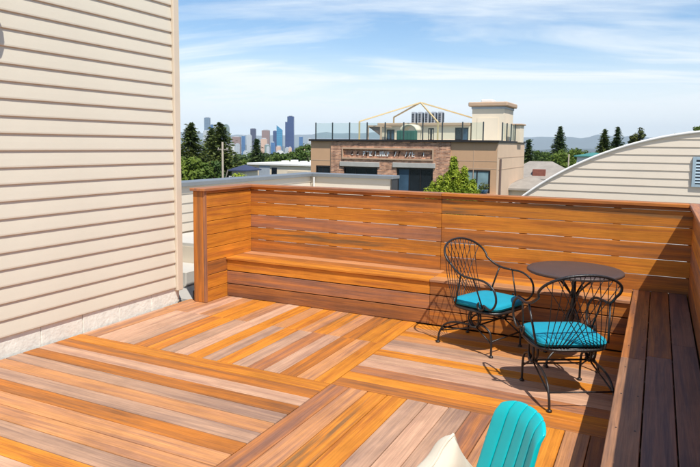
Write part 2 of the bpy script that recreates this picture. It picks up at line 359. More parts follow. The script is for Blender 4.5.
# ================================================================== GROUND, HILLS, MOUNTAINS
GZ = -9.0
def ss(a, b, x): t = min(1, max(0, (x-a)/(b-a))); return t*t*(3-2*t)
def terrain_z(x, y):
    r = math.hypot(x, y)
    z = GZ - 96*ss(120, 3300, r)
    z += 6*math.sin(x*0.004+1)*math.sin(y*0.0035)*ss(150, 700, r)*(1-ss(2500, 4000, r))
    return z
mb = MB(); rings = [0, 8, 20, 40, 70, 110, 160, 230, 330, 460, 640, 880, 1200, 1600, 2100, 2700, 3400, 4400, 6000, 9000, 14000, 20000, 26500]; NA = 96
mb.v.append((0, 0, GZ))
for r in rings[1:]:
    for k in range(NA):
        a = 2*math.pi*k/NA; x, y = r*math.cos(a), r*math.sin(a); mb.v.append((x, y, terrain_z(x, y)))
for k in range(NA): mb.f.append((0, 1+k, 1+(k+1) % NA))
for i in range(len(rings)-2):
    for k in range(NA): mb.f.append((1+i*NA+k, 1+(i+1)*NA+k, 1+(i+1)*NA+(k+1) % NA, 1+i*NA+(k+1) % NA))
struct(mb.build('ground', M['ground'], smooth=True))
# mountain range 20 km out: ridge all along the horizon in view and past it
def ridge(name, R, a0, a1, base, amp, seed, depth):
    rr = random.Random(seed); n = 240; ph = [(rr.uniform(4, 60), rr.uniform(0, 6.28)) for _ in range(14)]
    b = MB()
    for i in range(n+1):
        t = i/n; a = a0+(a1-a0)*t
        hgt = base+amp*sum(math.sin(f*a*3+p)/(1+f*0.08) for f, p in ph)/3.0
        hgt += rr.uniform(-.04, .04)*amp
        hgt *= min(1, 12*t, 12*(1-t))
        for (dr, q) in ((-depth, 0.0), (-depth*.55, .42+rr.uniform(-.06, .06)), (-depth*.25, .74+rr.uniform(-.07, .07)), (0, 1.0), (depth, 0)):
            r_ = R+dr; b.v.append((r_*math.sin(a), r_*math.cos(a), -110+(hgt+110)*q))
    for i in range(n):
        for j in range(4): b.f.append((i*5+j, (i+1)*5+j, (i+1)*5+j+1, i*5+j+1))
    return struct(b.build(name, M['mount'], smooth=True))
ridge('mountains', 23000, -1.6, 1.2, 370, 140, 5, 2600)
ridge('hills', 9500, -1.5, 1.2, -32, 26, 9, 900)

# ================================================================== THE DECK
TH = 0.025; PIT = 0.1385
board_cache = {}
def board(parent, name, tone, a, b, length_axis, across, z, wdt=None, t=TH, up='z'):
    """one chamfered board. a,b: span along its length; across: centre across; z: top (flat) or centre (on edge)."""
    wdt = wdt or (PIT-0.006); Ln = abs(b-a); key = (round(Ln,3), round(wdt,4), round(t,4), tone)
    if key not in board_cache:
        me = MB().cbox(-Ln/2, Ln/2, -wdt/2, wdt/2, -t, 0, 0.0028).mesh('board', fix=True); me.materials.append(W[tone]); board_cache[key] = me
    o = link(name, board_cache[key], parent); c = (a+b)/2
    if up == 'z':
        o.location = (c, across, z) if length_axis == 'x' else (across, c, z); o.rotation_euler = (0, 0, 0 if length_axis == 'x' else math.pi/2)
    return o
def wboard(parent, name, tone, a, b, axis, face, zc, wdt, facing, t=0.022):
    """board on edge: facing '-y','+x','-x' gives the side its face looks to; face is that plane"""
    Ln = abs(b-a); key = (round(Ln,3), round(wdt,4), round(t,4), tone)
    if key not in board_cache:
        me = MB().cbox(-Ln/2, Ln/2, -wdt/2, wdt/2, -t, 0, 0.0028).mesh('board', fix=True); me.materials.append(W[tone]); board_cache[key] = me
    o = link(name, board_cache[key], parent); c = (a+b)/2
    if facing == '-y': o.location = (c, face, zc); o.rotation_euler = (math.pi/2, 0, 0)
    elif facing == '+y': o.location = (c, face, zc); o.rotation_euler = (-math.pi/2, 0, 0)
    elif facing == '+x': o.location = (face, c, zc); o.rotation_euler = (math.pi/2, 0, math.pi/2)
    elif facing == '-x': o.location = (face, c, zc); o.rotation_euler = (math.pi/2, 0, -math.pi/2)
    return o
XL, XW, XS, XR = -4.314, -4.06, -0.138, 0.275
YB, YW, YM, XM = 5.348, 5.794, 3.67, -1.922
ZS, ZT = 0.4207, 1.1677
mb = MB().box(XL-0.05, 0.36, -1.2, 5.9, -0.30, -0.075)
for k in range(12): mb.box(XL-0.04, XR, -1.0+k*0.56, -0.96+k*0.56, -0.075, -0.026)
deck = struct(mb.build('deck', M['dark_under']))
seqA = ['tan','pale','pale','grey','brown','orange','grey','pale','orange','grey','orange','grey','mauve','pale','brown','tan','orange']      # from the house towards the middle
farA = ['tan','tan','pale','tan','streak','orange','tan','pale','orange','tan','orange','tan','streak','tan','brown','streak','orange']
rj = random.Random(3)
for k in range(18):
    x = XM-PIT*(k+0.5)
    t1 = seqA[16-k] if k < 17 else 'pale'; t2 = farA[16-k] if k < 17 else 'tan'
    wd = PIT-0.005
    lo = x-wd/2
    if lo < XL: wd = x+wd/2-XL; x = XL+wd/2
    j = 4.64+rj.uniform(-.004, .004)
    board(deck, 'deck_board', t1, YM+0.004, j-0.002, 'y', x, rj.uniform(-.001,.001), wd)
    if k == 0 or k == 1: pass
    board(deck, 'deck_board', t2, j+0.002, YB+0.02 if x > XW-0.17 else 5.06, 'y', x, rj.uniform(-.001,.001), wd)
seqB = ['orange','brown','pale','brown','grey','tan','grey','brown','tan','tan','grey','orange','pale','mauve','tan','orange','grey','pale','brown','tan','orange','pale','grey','tan','orange','brown','pale','tan','grey','orange','tan','pale','brown','orange','grey']
for k, t in enumerate(seqB):
    board(deck, 'deck_board', t, XL, XM-0.004, 'x', YM-PIT*(k+0.5), rj.uniform(-.001,.001))
seqC = ['mauve','tan','streak','orange','grey','pale','grey','mauve','tan','brown','orange','tan','walnut','brown','walnut','brown']
for k, t in enumerate(seqC):
    x = XM+PIT*(k+0.5); wd = PIT-0.005
    if x+wd/2 > XR: wd = XR-(x-wd/2); x = XR-wd/2
    board(deck, 'deck_board', t, -1.1, YM-0.004, 'y', x, rj.uniform(-.001,.001), wd)
seqD = ['brown','orange','mauve','pale','pale','orange','pale','grey','tan','orange','tan','orange','brown']
for k, t in enumerate(seqD):
    y = YM+PIT*(k+0.5)
    if y > YB+0.05: continue
    board(deck, 'deck_board', t, XM+0.004, XR, 'x', y, rj.uniform(-.001,.001))

# ---- parapet walls of horizontal boards
courses = [(k*PIT+0.0025, k*PIT+PIT-0.002) for k in range(8)]+[(8*PIT+0.003, ZT-0.0285)]
back = T(empty('parapet_wall', ((XW+XR)/2, YW+0.05, 0)), 'long horizontal-board timber parapet behind the built-in bench', 'parapet wall')
def at_world(o, parent):            # keep a child placed in world coordinates under a moved parent
    o.matrix_parent_inverse = Matrix.LocRotScale(parent.location, parent.rotation_euler, None).inverted(); return o
wj = -1.85
tb = [('brown','brown'),('mauve','brown'),('brown','streak'),('brown','brown'),('streak','orange'),('mauve','brown'),('orange','orange'),('brown','streak'),('orange','brown')]
for (z0, z1), (l, r) in zip(courses, tb):
    for t, a, b in ((l, XW-0.10, wj-0.0015), (r, wj+0.0015, XR+0.10)):
        at_world(wboard(back, 'wall_board', t, a, b, 'x', YW, (z0+z1)/2, z1-z0, '-y'), back)
for x in [XW-0.005]+[XW+0.21+0.395*k for k in range(10)]+[XR+.01]:
    at_world(MB().cbox(x-0.03, x+0.03, YW+0.0225, YW+0.105, 0, ZT-0.031).build('stud', W['walnut'], back), back)
for t, a, b in (('mauve', XW-0.145, wj), ('brown', wj+0.002, XR-0.03)):
    at_world(board(back, 'cap_board', t, a, b, 'x', (YW-0.03+YW+0.115)/2, ZT, 0.145, 0.028), back)
wing = T(empty('parapet_wall', (XW-0.07, 5.4, 0)), 'short timber parapet return ending in a post beside the house', 'parapet wall')
tw = ['orange','orange','brown','orange','orange','orange','orange','orange','orange']
for (z0, z1), t in zip(courses, tw):
    at_world(wboard(wing, 'wall_board', t, 5.026, YW-0.001, 'y', XW, (z0+z1)/2, z1-z0, '+x'), wing)
    at_world(wboard(wing, 'wall_board', t, 5.026, YW-0.001, 'y', XW-0.146, (z0+z1)/2, z1-z0, '-x'), wing)
def upright(name, tone, x0, x1, y0, y1, z0, z1):
    h_ = (z1-z0)/2; o = MB().cbox(-h_, h_, -(x1-x0)/2, (x1-x0)/2, -(y1-y0)/2, (y1-y0)/2, .004).build(name, W[tone], wing)
    o.matrix_local = Matrix(((0,1,0,(x0+x1)/2),(0,0,1,(y0+y1)/2),(1,0,0,(z0+z1)/2),(0,0,0,1))); return at_world(o, wing)
upright('end_post', 'brown', XW-0.147, XW-0.022, 4.992, 5.024, 0.002, ZT-0.031)
upright('corner_trim', 'mauve', XW-0.021, XW+0.006, 4.990, 5.024, 0.002, ZT-0.031)
for y in (5.10, 5.4, 5.735): at_world(MB().cbox(XW-0.12, XW-0.026, y, y+.05, 0, ZT-.031).build('stud', W['walnut'], wing), wing)
at_world(board(wing, 'cap_board', 'mauve', 4.965, YW-0.032, 'y', XW-0.07, ZT, 0.19, 0.028), wing)
right = T(empty('parapet_wall', (XR+0.05, 2.4, 0)), 'timber parapet rising behind the shaded bench, smooth cap on top', 'parapet wall')
tr_ = ['brown','mauve','brown','walnut','brown','mauve','orange','brown','brown']
for (z0, z1), t in zip(courses, tr_):
    for a, b in ((-1.1, 1.9), (1.903, YW-0.001)):
        at_world(wboard(right, 'wall_board', t, a, b, 'y', XR, (z0+z1)/2, z1-z0, '-x'), right)
for y in [-1.05+0.42*k for k in range(17)]:
    at_world(MB().cbox(XR+0.0235, XR+0.105, y-.02, y+.02, 0, ZT-0.031).build('stud', W['walnut'], right), right)
for a, b in ((-1.12, 2.2), (2.203, YW+0.115)):
    at_world(board(right, 'cap_board', 'mauve', a, b, 'y', XR+0.045, ZT, 0.148, 0.028), right)

# ---- built-in benches
bench = T(empty('built_in_bench', ((XW+XS)/2, (YB+YW)/2, 0)), 'sunlit built-in timber bench running along the long parapet', 'bench')
bj = -1.80
for k, (a, b) in enumerate(((0.004, PIT-0.005), (PIT+0.004, 2*PIT-0.005), (2*PIT+0.004, ZS-TH-0.004))):
    for t, p, q in ((['walnut','mauve','orange'][k], XW+0.001, bj-0.0015), (['brown','walnut','brown'][k], bj+0.0015, XR-0.002)):
        at_world(wboard(bench, 'face_board', t, p, q, 'x', YB, (a+b)/2, b-a, '-y'), bench)
bw = (YW-YB+0.02)/3
for k in range(3):
    y = YB-0.02+bw*(k+0.5)
    for t, p, q in ((['orange','brown','tan'][k], XW+0.002, bj-0.0015), (['tan','orange','brown'][k], bj+0.0015, XS-0.004)):
        at_world(board(bench, 'seat_board', t, p, q, 'x', y, ZS, bw-0.005), bench)
for x in [XW+0.05+0.41*k for k in range(10)]:
    at_world(MB().cbox(x-.02, x+.02, YB+0.024, YW-0.004, 0.001, ZS-TH-0.002).build('bench_support', W['walnut'], bench), bench)
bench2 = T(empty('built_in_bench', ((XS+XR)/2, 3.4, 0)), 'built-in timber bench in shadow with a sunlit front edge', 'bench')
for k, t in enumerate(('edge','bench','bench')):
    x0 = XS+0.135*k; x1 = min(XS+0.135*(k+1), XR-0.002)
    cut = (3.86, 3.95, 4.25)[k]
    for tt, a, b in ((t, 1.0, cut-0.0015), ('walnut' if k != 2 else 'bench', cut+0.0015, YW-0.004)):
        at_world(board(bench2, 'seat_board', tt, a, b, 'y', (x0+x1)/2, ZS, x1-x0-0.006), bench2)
for k, (a, b) in enumerate(((0.004, PIT-0.005), (PIT+0.004, 2*PIT-0.005), (2*PIT+0.004, ZS-TH-0.004))):
    at_world(wboard(bench2, 'face_board', ('brown','mauve','brown')[k], 1.0, YB-0.004, 'y', XS+0.012, (a+b)/2, b-a, '-x'), bench2)
for y in [1.05+0.42*k for k in range(11)]:
    at_world(MB().cbox(XS+0.037, XR-0.004, y-.02, y+.02, 0.001, ZS-TH-0.002).build('bench_support', W['walnut'], bench2), bench2)
sm = MB().lathe([(0.0045, 0), (0.0045, 0.0012), (0.001, 0.0016)], n=8).mesh('screw'); sm.materials.append(M['screw'])
for y in [2.0+0.42*k for k in range(9)]:
    for x in (XS+0.035, XS+0.11):
        o = link('screw_head', sm, bench2); o.location = (x, y+0.005, ZS+0.0002); at_world(o, bench2)

# ================================================================== HOUSE WITH LAP SIDING
house = T(empty('house', (XL-1.5, 2.0, 0)), 'house wall of cream lap siding over a whitewashed block base', 'house')
HY = 4.93; LAP = 0.1262; Z0 = 0.1624; HT = 5.2
at_world(MB().box(XL-4.0, XL-0.03, -1.2, HY-0.01, 0.0, HT).build('wall_core', M['siding'], house), house)
def lapmesh(x, y0, y1, z0, z1, out_=1):
    """one lap board seen from +x: thin at the top, thick rolled lip at the bottom"""
    d = 0.016*out_
    return [(x-0.028*out_, z0), (x-0.002*out_+0, z0-0.004), (x, z0), (x+0.0, z0+0.010), (x-d, z1+0.012), (x-0.028*out_, z1+0.012)]
zl = Z0; lapm = {}
me = MB().prism([(-0.028,0.0),(-0.003,-0.003),(0.0,0.001),(0.0005,0.012),(-0.005,0.06),(-0.0145,LAP+0.006),(-0.028,LAP+0.006)], -1.2, HY-0.085, 1).mesh('siding_board'); me.materials.append(M['siding'])
k = 0
rl = random.Random(11)
while zl < HT-0.1:
    o = link('siding_board', me, house); o.location = (XL, rl.uniform(-.0, .0), zl+rl.uniform(-.0015,.0015)); at_world(o, house); zl += LAP
at_world(MB().cbox(XL-0.03, XL+0.022, HY-0.083, HY+0.0, 0.13, HT, 0.006).build('corner_trim', M['trim'], house), house)
at_world(MB().cbox(XL-0.11, XL-0.032, HY-0.008, HY+0.015, 0.13, HT, 0.004).build('corner_trim', M['trim'], house), house)
at_world(MB().box(XL-0.2, XL-0.034, -1.2, HY-0.05, -0.07, 0.16).build('foundation', M['mortar'], house), house)
y = -1.15; k = 0
for (ya, yb) in [(-1.15+0.405*i, -1.15+0.405*(i+1)-0.007) for i in range(15)]:
    yb = min(yb+.004, HY-0.04)
    if yb <= ya+.05: continue
    for (za, zb_) in ((-0.06, 0.158),):
        at_world(MB().cbox(XL-0.10, XL-0.018+rl.uniform(-.003,.003), ya, yb, za, zb_, 0.004).build('foundation_block', M['foundation'], house), house)
# unseen lantern shape added past the frame to cast a shadow on the siding
lan = T(empty('shadow_lantern', (XL, 2.885, 2.56)), 'unseen dark lantern added to throw a shadow on the cream siding', 'lantern')
def put(o, parent): o.parent = parent; return o
MB().cbox(-0.012, 0.02, -0.05, 0.05, 0.0, 0.24, .004).build('back_plate', M['frame_dark'], lan)
MB().tube(spline([(0.01,0,0.19),(0.06,0,0.23),(0.11,0,0.2)]), 0.008).build('bracket', M['frame_dark'], lan)
MB().lathe([(0.02,0.2),(0.075,0.15),(0.075,0.14),(0.055,0.0),(0.03,-0.02),(0.01,-0.03)], (0.11,0,0), 10).build('lamp_body', M['frame_dark'], lan)

# ================================================================== NEIGHBOURING LOW ROOF WITH PARAPET
nb = T(empty('low_building', (-5.0, 8.0, GZ)), 'low flat-roofed building with grey metal parapet cap behind the timber wall', 'building')
NX, NY, NZ = -5.74, 10.1, 1.09
def nbp(mb_, name, mat_, sm_=False): return at_world(mb_.build(name, mat_, nb, sm_), nb)
nbp(MB().box(NX-0.25, -4.05, 5.96, NY+0.25, GZ, 0.36), 'wall', M['siding_b'])
nbp(MB().box(-4.05, 3.0, 5.96, NY+0.25, GZ, 0.30), 'wall', M['siding_b'])
nbp(MB().box(NX+0.02, -4.06, 5.97, NY-0.02, 0.361, 0.40), 'roof_membrane', M['membrane'])
nbp(MB().box(-4.055, 2.9, 5.97, NY-0.02, 0.301, 0.345), 'roof_membrane', M['membrane'])
nbp(MB().box(NX-0.22, NX-0.03, 5.3, NY+0.2, 0.30, NZ-0.06), 'parapet_core', M['siding_b'])
nbp(MB().box(NX-0.22, -4.13, NY+0.03, NY+0.22, 0.30, NZ-0.06), 'parapet_core', M['siding_b'])
z = 0.42
me_y = MB().prism([(-0.03,0),(0,0),(-0.012,0.13),(-0.03,0.13)], 5.3, NY, 1).mesh('siding_board'); me_y.materials.append(M['siding_b'])
me_x = MB().prism([(0.03,0),(0.03,0.13),(0.012,0.13),(0,0)], NX+0.0, -4.16, 0).mesh('siding_board'); me_x.materials.append(M['siding_b'])
while z < NZ-0.1:
    o = link('siding_board', me_y, nb); o.location = (NX, 0, z); at_world(o, nb)
    o = link('siding_board', me_x, nb); o.location = (0, NY, z); at_world(o, nb); z += 0.1285
nbp(MB().cbox(NX-0.28, NX+0.045, 5.2, NY+0.28, NZ-0.058, NZ, 0.006), 'metal_cap', M['capmetal'])
nbp(MB().cbox(NX+0.046, -4.10, NY-0.045, NY+0.28, NZ-0.058, NZ, 0.006), 'metal_cap', M['capmetal'])
nbp(MB().cbox(-4.129, -4.112, NY-0.03, NY+0.22, 0.40, NZ-0.059, 0.003), 'end_flashing', M['darkmetal'])
nbp(MB().tube([(NX+0.09, NY-0.05, 0.41), (NX+0.09, NY-0.05, NZ-0.07)], 0.014), 'conduit', M['white'])
nbp(MB().lathe([(0.10,0),(0.10,0.02),(0.06,0.04),(0.05,0.26),(0.05,0.3)], (-5.42, 6.75, 0.40), 16), 'vent_pipe', M['capmetal'], True)
nbp(MB().box(-5.96, -4.212, 5.062, 5.958, GZ, -0.012), 'wall', M['concrete'])
nbp(MB().box(-5.9, XL-.1, 4.96, 5.061, GZ, -0.02), 'wall', M['concrete'])
nbp(MB().cbox(-5.6, -4.75, 5.5, 5.957, -0.011, 0.16, .01), 'roof_curb', M['membrane'])
ds = T(MB().cbox(-4.262, -4.215, 5.03, 5.08, -0.02, 0.10, .006).build('drain_outlet', M['frame_dark']), 'black drain outlet at the foot of the timber end post', 'drain')

# ================================================================== ARCHED-ROOF BUILDING
AY = 11.5
pA, pB, pC = onY(532, 190, AY), onY(620, 148, AY), onY(697, 132.3, AY)
def circ(p, q, r):
    ax, az, bx, bz, cx, cz = p.x, p.z, q.x, q.z, r.x, r.z
    d = 2*(ax*(bz-cz)+bx*(cz-az)+cx*(az-bz))
    ux = ((ax*ax+az*az)*(bz-cz)+(bx*bx+bz*bz)*(cz-az)+(cx*cx+cz*cz)*(az-bz))/d
    uz = ((ax*ax+az*az)*(cx-bx)+(bx*bx+bz*bz)*(ax-cx)+(cx*cx+cz*cz)*(bx-ax))/d
    return ux, uz, math.hypot(ax-ux, az-uz)
ACX, ACZ, AR = circ(pA, pB, pC)
print('arch', ACX, ACZ, AR)
arch = T(empty('arched_building', (ACX, AY+3, GZ)), 'cream lap-sided building end under a low barrel roof with white trim', 'building')
def ap(mb_, name, mat_, sm_=False): return at_world(mb_.build(name, mat_, arch, sm_), arch)
z = 0.10; LA = 0.1285
def halfx(z_): h_ = AR*AR-(z_-ACZ)**2; return math.sqrt(h_) if h_ > 0 else 0
ZB = 0.1; XH = halfx(ZB)
while z < ACZ+AR-0.03:
    z1 = min(z+LA, ACZ+AR-0.012); a0 = halfx(z)-.01; a1 = halfx(z1)-.01
    b = MB(); y0 = AY; 
    V_ = [(ACX-a0,y0,z),(ACX+a0,y0,z),(ACX+a1,y0+0.015,z1),(ACX-a1,y0+0.015,z1),(ACX-a0,y0+0.06,z),(ACX+a0,y0+0.06,z),(ACX+a1,y0+0.06,z1),(ACX-a1,y0+0.06,z1)]
    b.add(V_, [(0,1,2,3),(7,6,5,4),(0,4,5,1),(1,5,6,2),(2,6,7,3),(3,7,4,0)]); ap(b, 'siding_board', M['siding_b']); z += LA
ap(MB().box(ACX-XH+0.02, ACX+XH-0.02, AY+0.07, AY+6.5, GZ, ZB), 'wall', M['siding_b'])
NS = 48; a_lim = math.acos(max(-1, min(1, (ZB-ACZ)/AR)))
def arcpts(r): return [(ACX+r*math.sin(-a_lim+2*a_lim*i/NS), ACZ+r*math.cos(-a_lim+2*a_lim*i/NS)) for i in range(NS+1)]
def arcband(r0, r1, ya, yb):
    b = MB(); o_ = arcpts(r1); i_ = arcpts(r0)
    for (x, zz_) in o_: b.v += [(x, ya, zz_), (x, yb, zz_)]
    for (x, zz_) in i_: b.v += [(x, ya, zz_), (x, yb, zz_)]
    n = NS+1; q = 2*n
    for i in range(NS):
        b.f += [(2*i, 2*i+2, 2*i+3, 2*i+1), (q+2*i, q+2*i+1, q+2*i+3, q+2*i+2), (2*i, q+2*i, q+2*i+2, 2*i+2), (2*i+1, 2*i+3, q+2*i+3, q+2*i+1)]
    b.f += [(0, 1, q+1, q), (2*NS, q+2*NS, q+2*NS+1, 2*NS+1)]
    return b
ap(arcband(AR-0.02, AR+0.015, AY-0.01, AY+6.6), 'roof', M['membrane'], True)
ap(arcband(AR-0.012, AR+0.025, AY-0.028, AY-0.012), 'roof_trim', M['white'], True)
v0 = onY(693, 157, AY); v1 = onY(693, 187, AY)
vz0, vz1, vx = v1.z, v0.z, v0.x
vent = at_world(MB().cbox(vx, vx+0.52, AY-0.012, AY+0.02, vz0, vz1, .004).build('louver_vent', M['hvac_d'], arch), arch)
for (a, b, c, d) in ((vx, vx+.05, vz0, vz1), (vx+.47, vx+.52, vz0, vz1), (vx+.05, vx+.47, vz0, vz0+.045), (vx+.05, vx+.47, vz1-.045, vz1)):
    MB().cbox(a, b, AY-0.034, AY-0.013, c, d, .003).build('vent_frame', M['louver'], vent)
nsl = 7
for i in range(nsl):
    zc = vz0+0.06+(vz1-vz0-0.12)*(i+.5)/nsl
    MB().add([(vx+.05,AY-.032,zc-.018),(vx+.47,AY-.032,zc-.018),(vx+.47,AY-.013,zc+.012),(vx+.05,AY-.013,zc+.012),(vx+.05,AY-.029,zc-.022),(vx+.47,AY-.029,zc-.022),(vx+.47,AY-.0125,zc+.004),(vx+.05,AY-.0125,zc+.004)],
             [(0,1,2,3),(7,6,5,4),(0,4,5,1),(2,6,7,3),(1,5,6,2),(0,3,7,4)]).build('louver_slat', M['louver'], vent)

# ================================================================== IRON BISTRO SET
def make_chair(name, label, loc, fwd):
    rz = math.atan2(-fwd[0], fwd[1]); t = T(empty(name, (loc[0], loc[1], 0), rz), label, 'chair', 'iron bistro chairs on the deck')
    iron = M['iron']; H = 0.085
    for sx in (-1, 1):
        x = 0.205*sx
        lf = MB().tube(spline([(x, .255, .006), (x, .252, .12), (x*.99, .235, .195), (x*.97, .17, .232), (x*.95, H+.03, .222)]), .0085, 8); lf.lathe([(.012,0),(.018,.004),(.016,.012),(.008,.018)], (x, .255, 0), 12)
        lf.tube([(x*.95, H+.02, .205), (x, .25, .11)], .006, 6); lf.build('leg', iron, t, True)
        lr = MB().tube(spline([(x, -.265, .006), (x, -.25, .09), (x*.99, -.20, .165), (x*.97, -.10, .205), (x*.95, H-.03, .215)]), .0085, 8); lr.lathe([(.012,0),(.018,.004),(.016,.012),(.008,.018)], (x, -.265, 0), 12)
        lr.tube([(x*.95, H-.02, .195), (x, -.235, .11)], .006, 6); lr.build('leg', iron, t, True)
        sp_ = MB()
        for dx in (-.014, .014):
            c = [(x*.95+dx, H+.048*math.cos(a), .275+.066*math.sin(a)) for a in [2*math.pi*i/20 for i in range(20)]]
            sp_.tube(c, .0075, 7, closed=True)
        sp_.cbox(x*.95-.026, x*.95+.026, H-.03, H+.03, .200, .218, .004); sp_.build('spring_loop', iron, t, True)
        # arm: scroll in front of the seat, up and back into the backrest hoop
        a = MB(); xa = .262*sx
        scr = [(xa*.93, H+.09+.028*math.cos(q)*(1-.12*q/3), .395+.028*math.sin(q)*(1-.12*q/3)) for q in [0.4-.55*i for i in range(9)]][::-1]
        path = scr+[(xa*.96, H+.185, .385), (xa, H+.235, .455), (xa*1.02, H+.215, .545), (xa*1.03, H+.13, .598), (xa*1.04, H+.02, .606)]
        a.tube(spline(path, 5), .0085, 8); a.build('arm', iron, t, True)
        MB().tube([(xa*1.03, -.005, .617), (xa*.9, -.075, .37)], .0075, 7).build('arm_support', iron, t, True)
        MB().tube([(xa*1.03, H+.03, .603), (xa*.9, H+.10, .375)], .006, 7).build('arm_support', iron, t, True)
    for (y, z) in ((.252, .125), (-.243, .115)):
        MB().tube([(-.205, y, z), (.205, y, z)], .006, 7).build('stretcher', iron, t, True)
    MB().tube([(-.195, H, .208), (.195, H, .208)], .007, 7).build('stretcher', iron, t, True)
    # seat pan: rounded-square ring on a shallow tray
    ring = []
    for i in range(40):
        q = 2*math.pi*i/40; c, s_ = math.cos(q), math.sin(q); e = .55
        ring.append((.235*math.copysign(abs(c)**e, c), H+.225*math.copysign(abs(s_)**e, s_), .345))
    sf = MB().tube(ring, .011, 8, closed=True)
    pan = [(x*.97, H+(y-H)*.97, .352) for x, y, z in ring]; sf.add(pan+[(p[0], p[1], .346) for p in pan], [tuple(range(40)), tuple(reversed(range(40, 80)))]+[(i, 40+i, 40+(i+1) % 40, (i+1) % 40) for i in range(40)])
    sf.build('seat_frame', iron, t, True)
    # backrest hoop, leaning back
    def on_hoop(an):
        X = .262*math.cos(an); Z = .722+.128*math.sin(an); return Vector((X, -.055-(Z-.606)*.82, Z))
    hp = [Vector((.262*1.04, H+.02, .606)), Vector((.262*1.04, .03, .610)), Vector((.262*1.0, -.045, .634))]+[on_hoop(math.radians(-18+216*i/24)) for i in range(25)]+[Vector((-.262*1.0, -.045, .634)), Vector((-.262*1.04, .03, .610)), Vector((-.262*1.04, H+.02, .606))]
    MB().tube(spline(hp, 3), .0090, 8).build('back_hoop', iron, t, True)
    # lattice: two crossing fans of thin rods from the hoop down to the seat rear
    for sx in (-1, 1):
        for i in range(8):
            xt = -.235+.062*i; p1 = on_hoop(math.acos(max(-1, min(1, xt*sx/.262))))
            xb = (.30*xt+.135)*sx; p0 = Vector((xb, H-.222+.25*xb*xb, .352))
            mid = (p0+p1)/2+Vector((0, -.018-.003*sx, 0))
            MB().tube(spline([p0, mid, p1], 4), .0030, 5).build('lattice_rod', iron, t, True)
    return t, H
def seat_cushion(loc, fwd, H, label):
    rz = math.atan2(-fwd[0], fwd[1]); b = MB(); n = 40; rows = []
    prof = [(0.0,0.0),(.80,0.0),(.97,.008),(1.0,.024),(.985,.042),(.93,.052),(.70,.059),(.35,.062),(0.0,.063)]
    rr_ = random.Random(int(loc[0]*1000))
    for (f_, z_) in prof[1:-1]:
        row = []
        for i in range(n):
            q = 2*math.pi*i/n; c, s_ = math.cos(q), math.sin(q); e = .32
            row.append(len(b.v)); b.v.append((.228*f_*math.copysign(abs(c)**e, c), .219*f_*math.copysign(abs(s_)**e, s_), z_+.0015*math.sin(3*q+z_*80)))
        rows.append(row)
    for a, c in zip(rows, rows[1:]):
        for i in range(n): b.f.append((a[i], a[(i+1) % n], c[(i+1) % n], c[i]))
    b.f.append(tuple(reversed(rows[0]))); b.f.append(tuple(rows[-1]))
    for (x, y) in ((.19,.185),(-.19,.185),(.19,-.185),(-.19,-.185)):
        pass
    o = b.build('seat_cushion', M['turq'], None, True)
    f = Vector((fwd[0], fwd[1], 0)).normalized(); o.location = (loc[0]+f.x*H, loc[1]+f.y*H, 0.3555); o.rotation_euler = (0, 0, rz)
    ring = []
    for i in range(n):
        q = 2*math.pi*i/n; c, s_ = math.cos(q), math.sin(q); e = .32; ring.append((.2275*math.copysign(abs(c)**e, c), .2185*math.copysign(abs(s_)**e, s_), .026))
    MB().tube(ring, .0035, 5, closed=True).build('piping', M['turq'], o, True)
    return T(o, label, 'cushion', 'turquoise seat cushions on the iron chairs')
C1, F1 = (-1.243, 4.985), (.936, -.353)
C2, F2 = (-.47, 4.215), (-.487, .873)
_, H = make_chair('iron_chair', 'black iron chair with hoop back set against the long bench', C1, F1)
make_chair('iron_chair', 'black iron chair with its lattice back turned towards the shaded bench', C2, F2)
seat_cushion(C1, F1, H, 'turquoise cushion on the iron chair nearer the long bench')
seat_cushion(C2, F2, H, 'turquoise cushion seen through the lattice back of an iron chair')
tb_ = T(empty('bistro_table', (-.52, 4.90, 0)), 'round bronze-topped iron bistro table between the two chairs', 'table')
MB().lathe([(.30,.688),(.338,.690),(.345,.696),(.345,.708),(.340,.713),(.30,.714),(.05,.7145)], n=64).build('table_top', M['table'], tb_, True)
MB().lathe([(.022,.10),(.018,.14),(.016,.40),(.024,.44),(.016,.48),(.016,.62),(.05,.686)], n=16).build('stem', M['iron'], tb_, True)
for k in range(4):
    a = math.radians(45+10)+k*math.pi/2; c, s_ = math.cos(a), math.sin(a)
    P = [(.012,.42),(.05,.36),(.075,.26),(.06,.17),(.10,.13),(.19,.10),(.245,.05),(.25,.008)]
    l = MB().tube(spline([(r*c, r*s_, z) for r, z in P]), .009, 8); l.lathe([(.012,0),(.018,.004),(.015,.012),(.008,.016)], (.25*c, .25*s_, 0), 12); l.build('leg', M['iron'], tb_, True)
    MB().tube(spline([(r*c, r*s_, z) for r, z in [(.014,.50),(.05,.55),(.12,.62),(.2,.685)]]), .007, 7).build('brace', M['iron'], tb_, True)

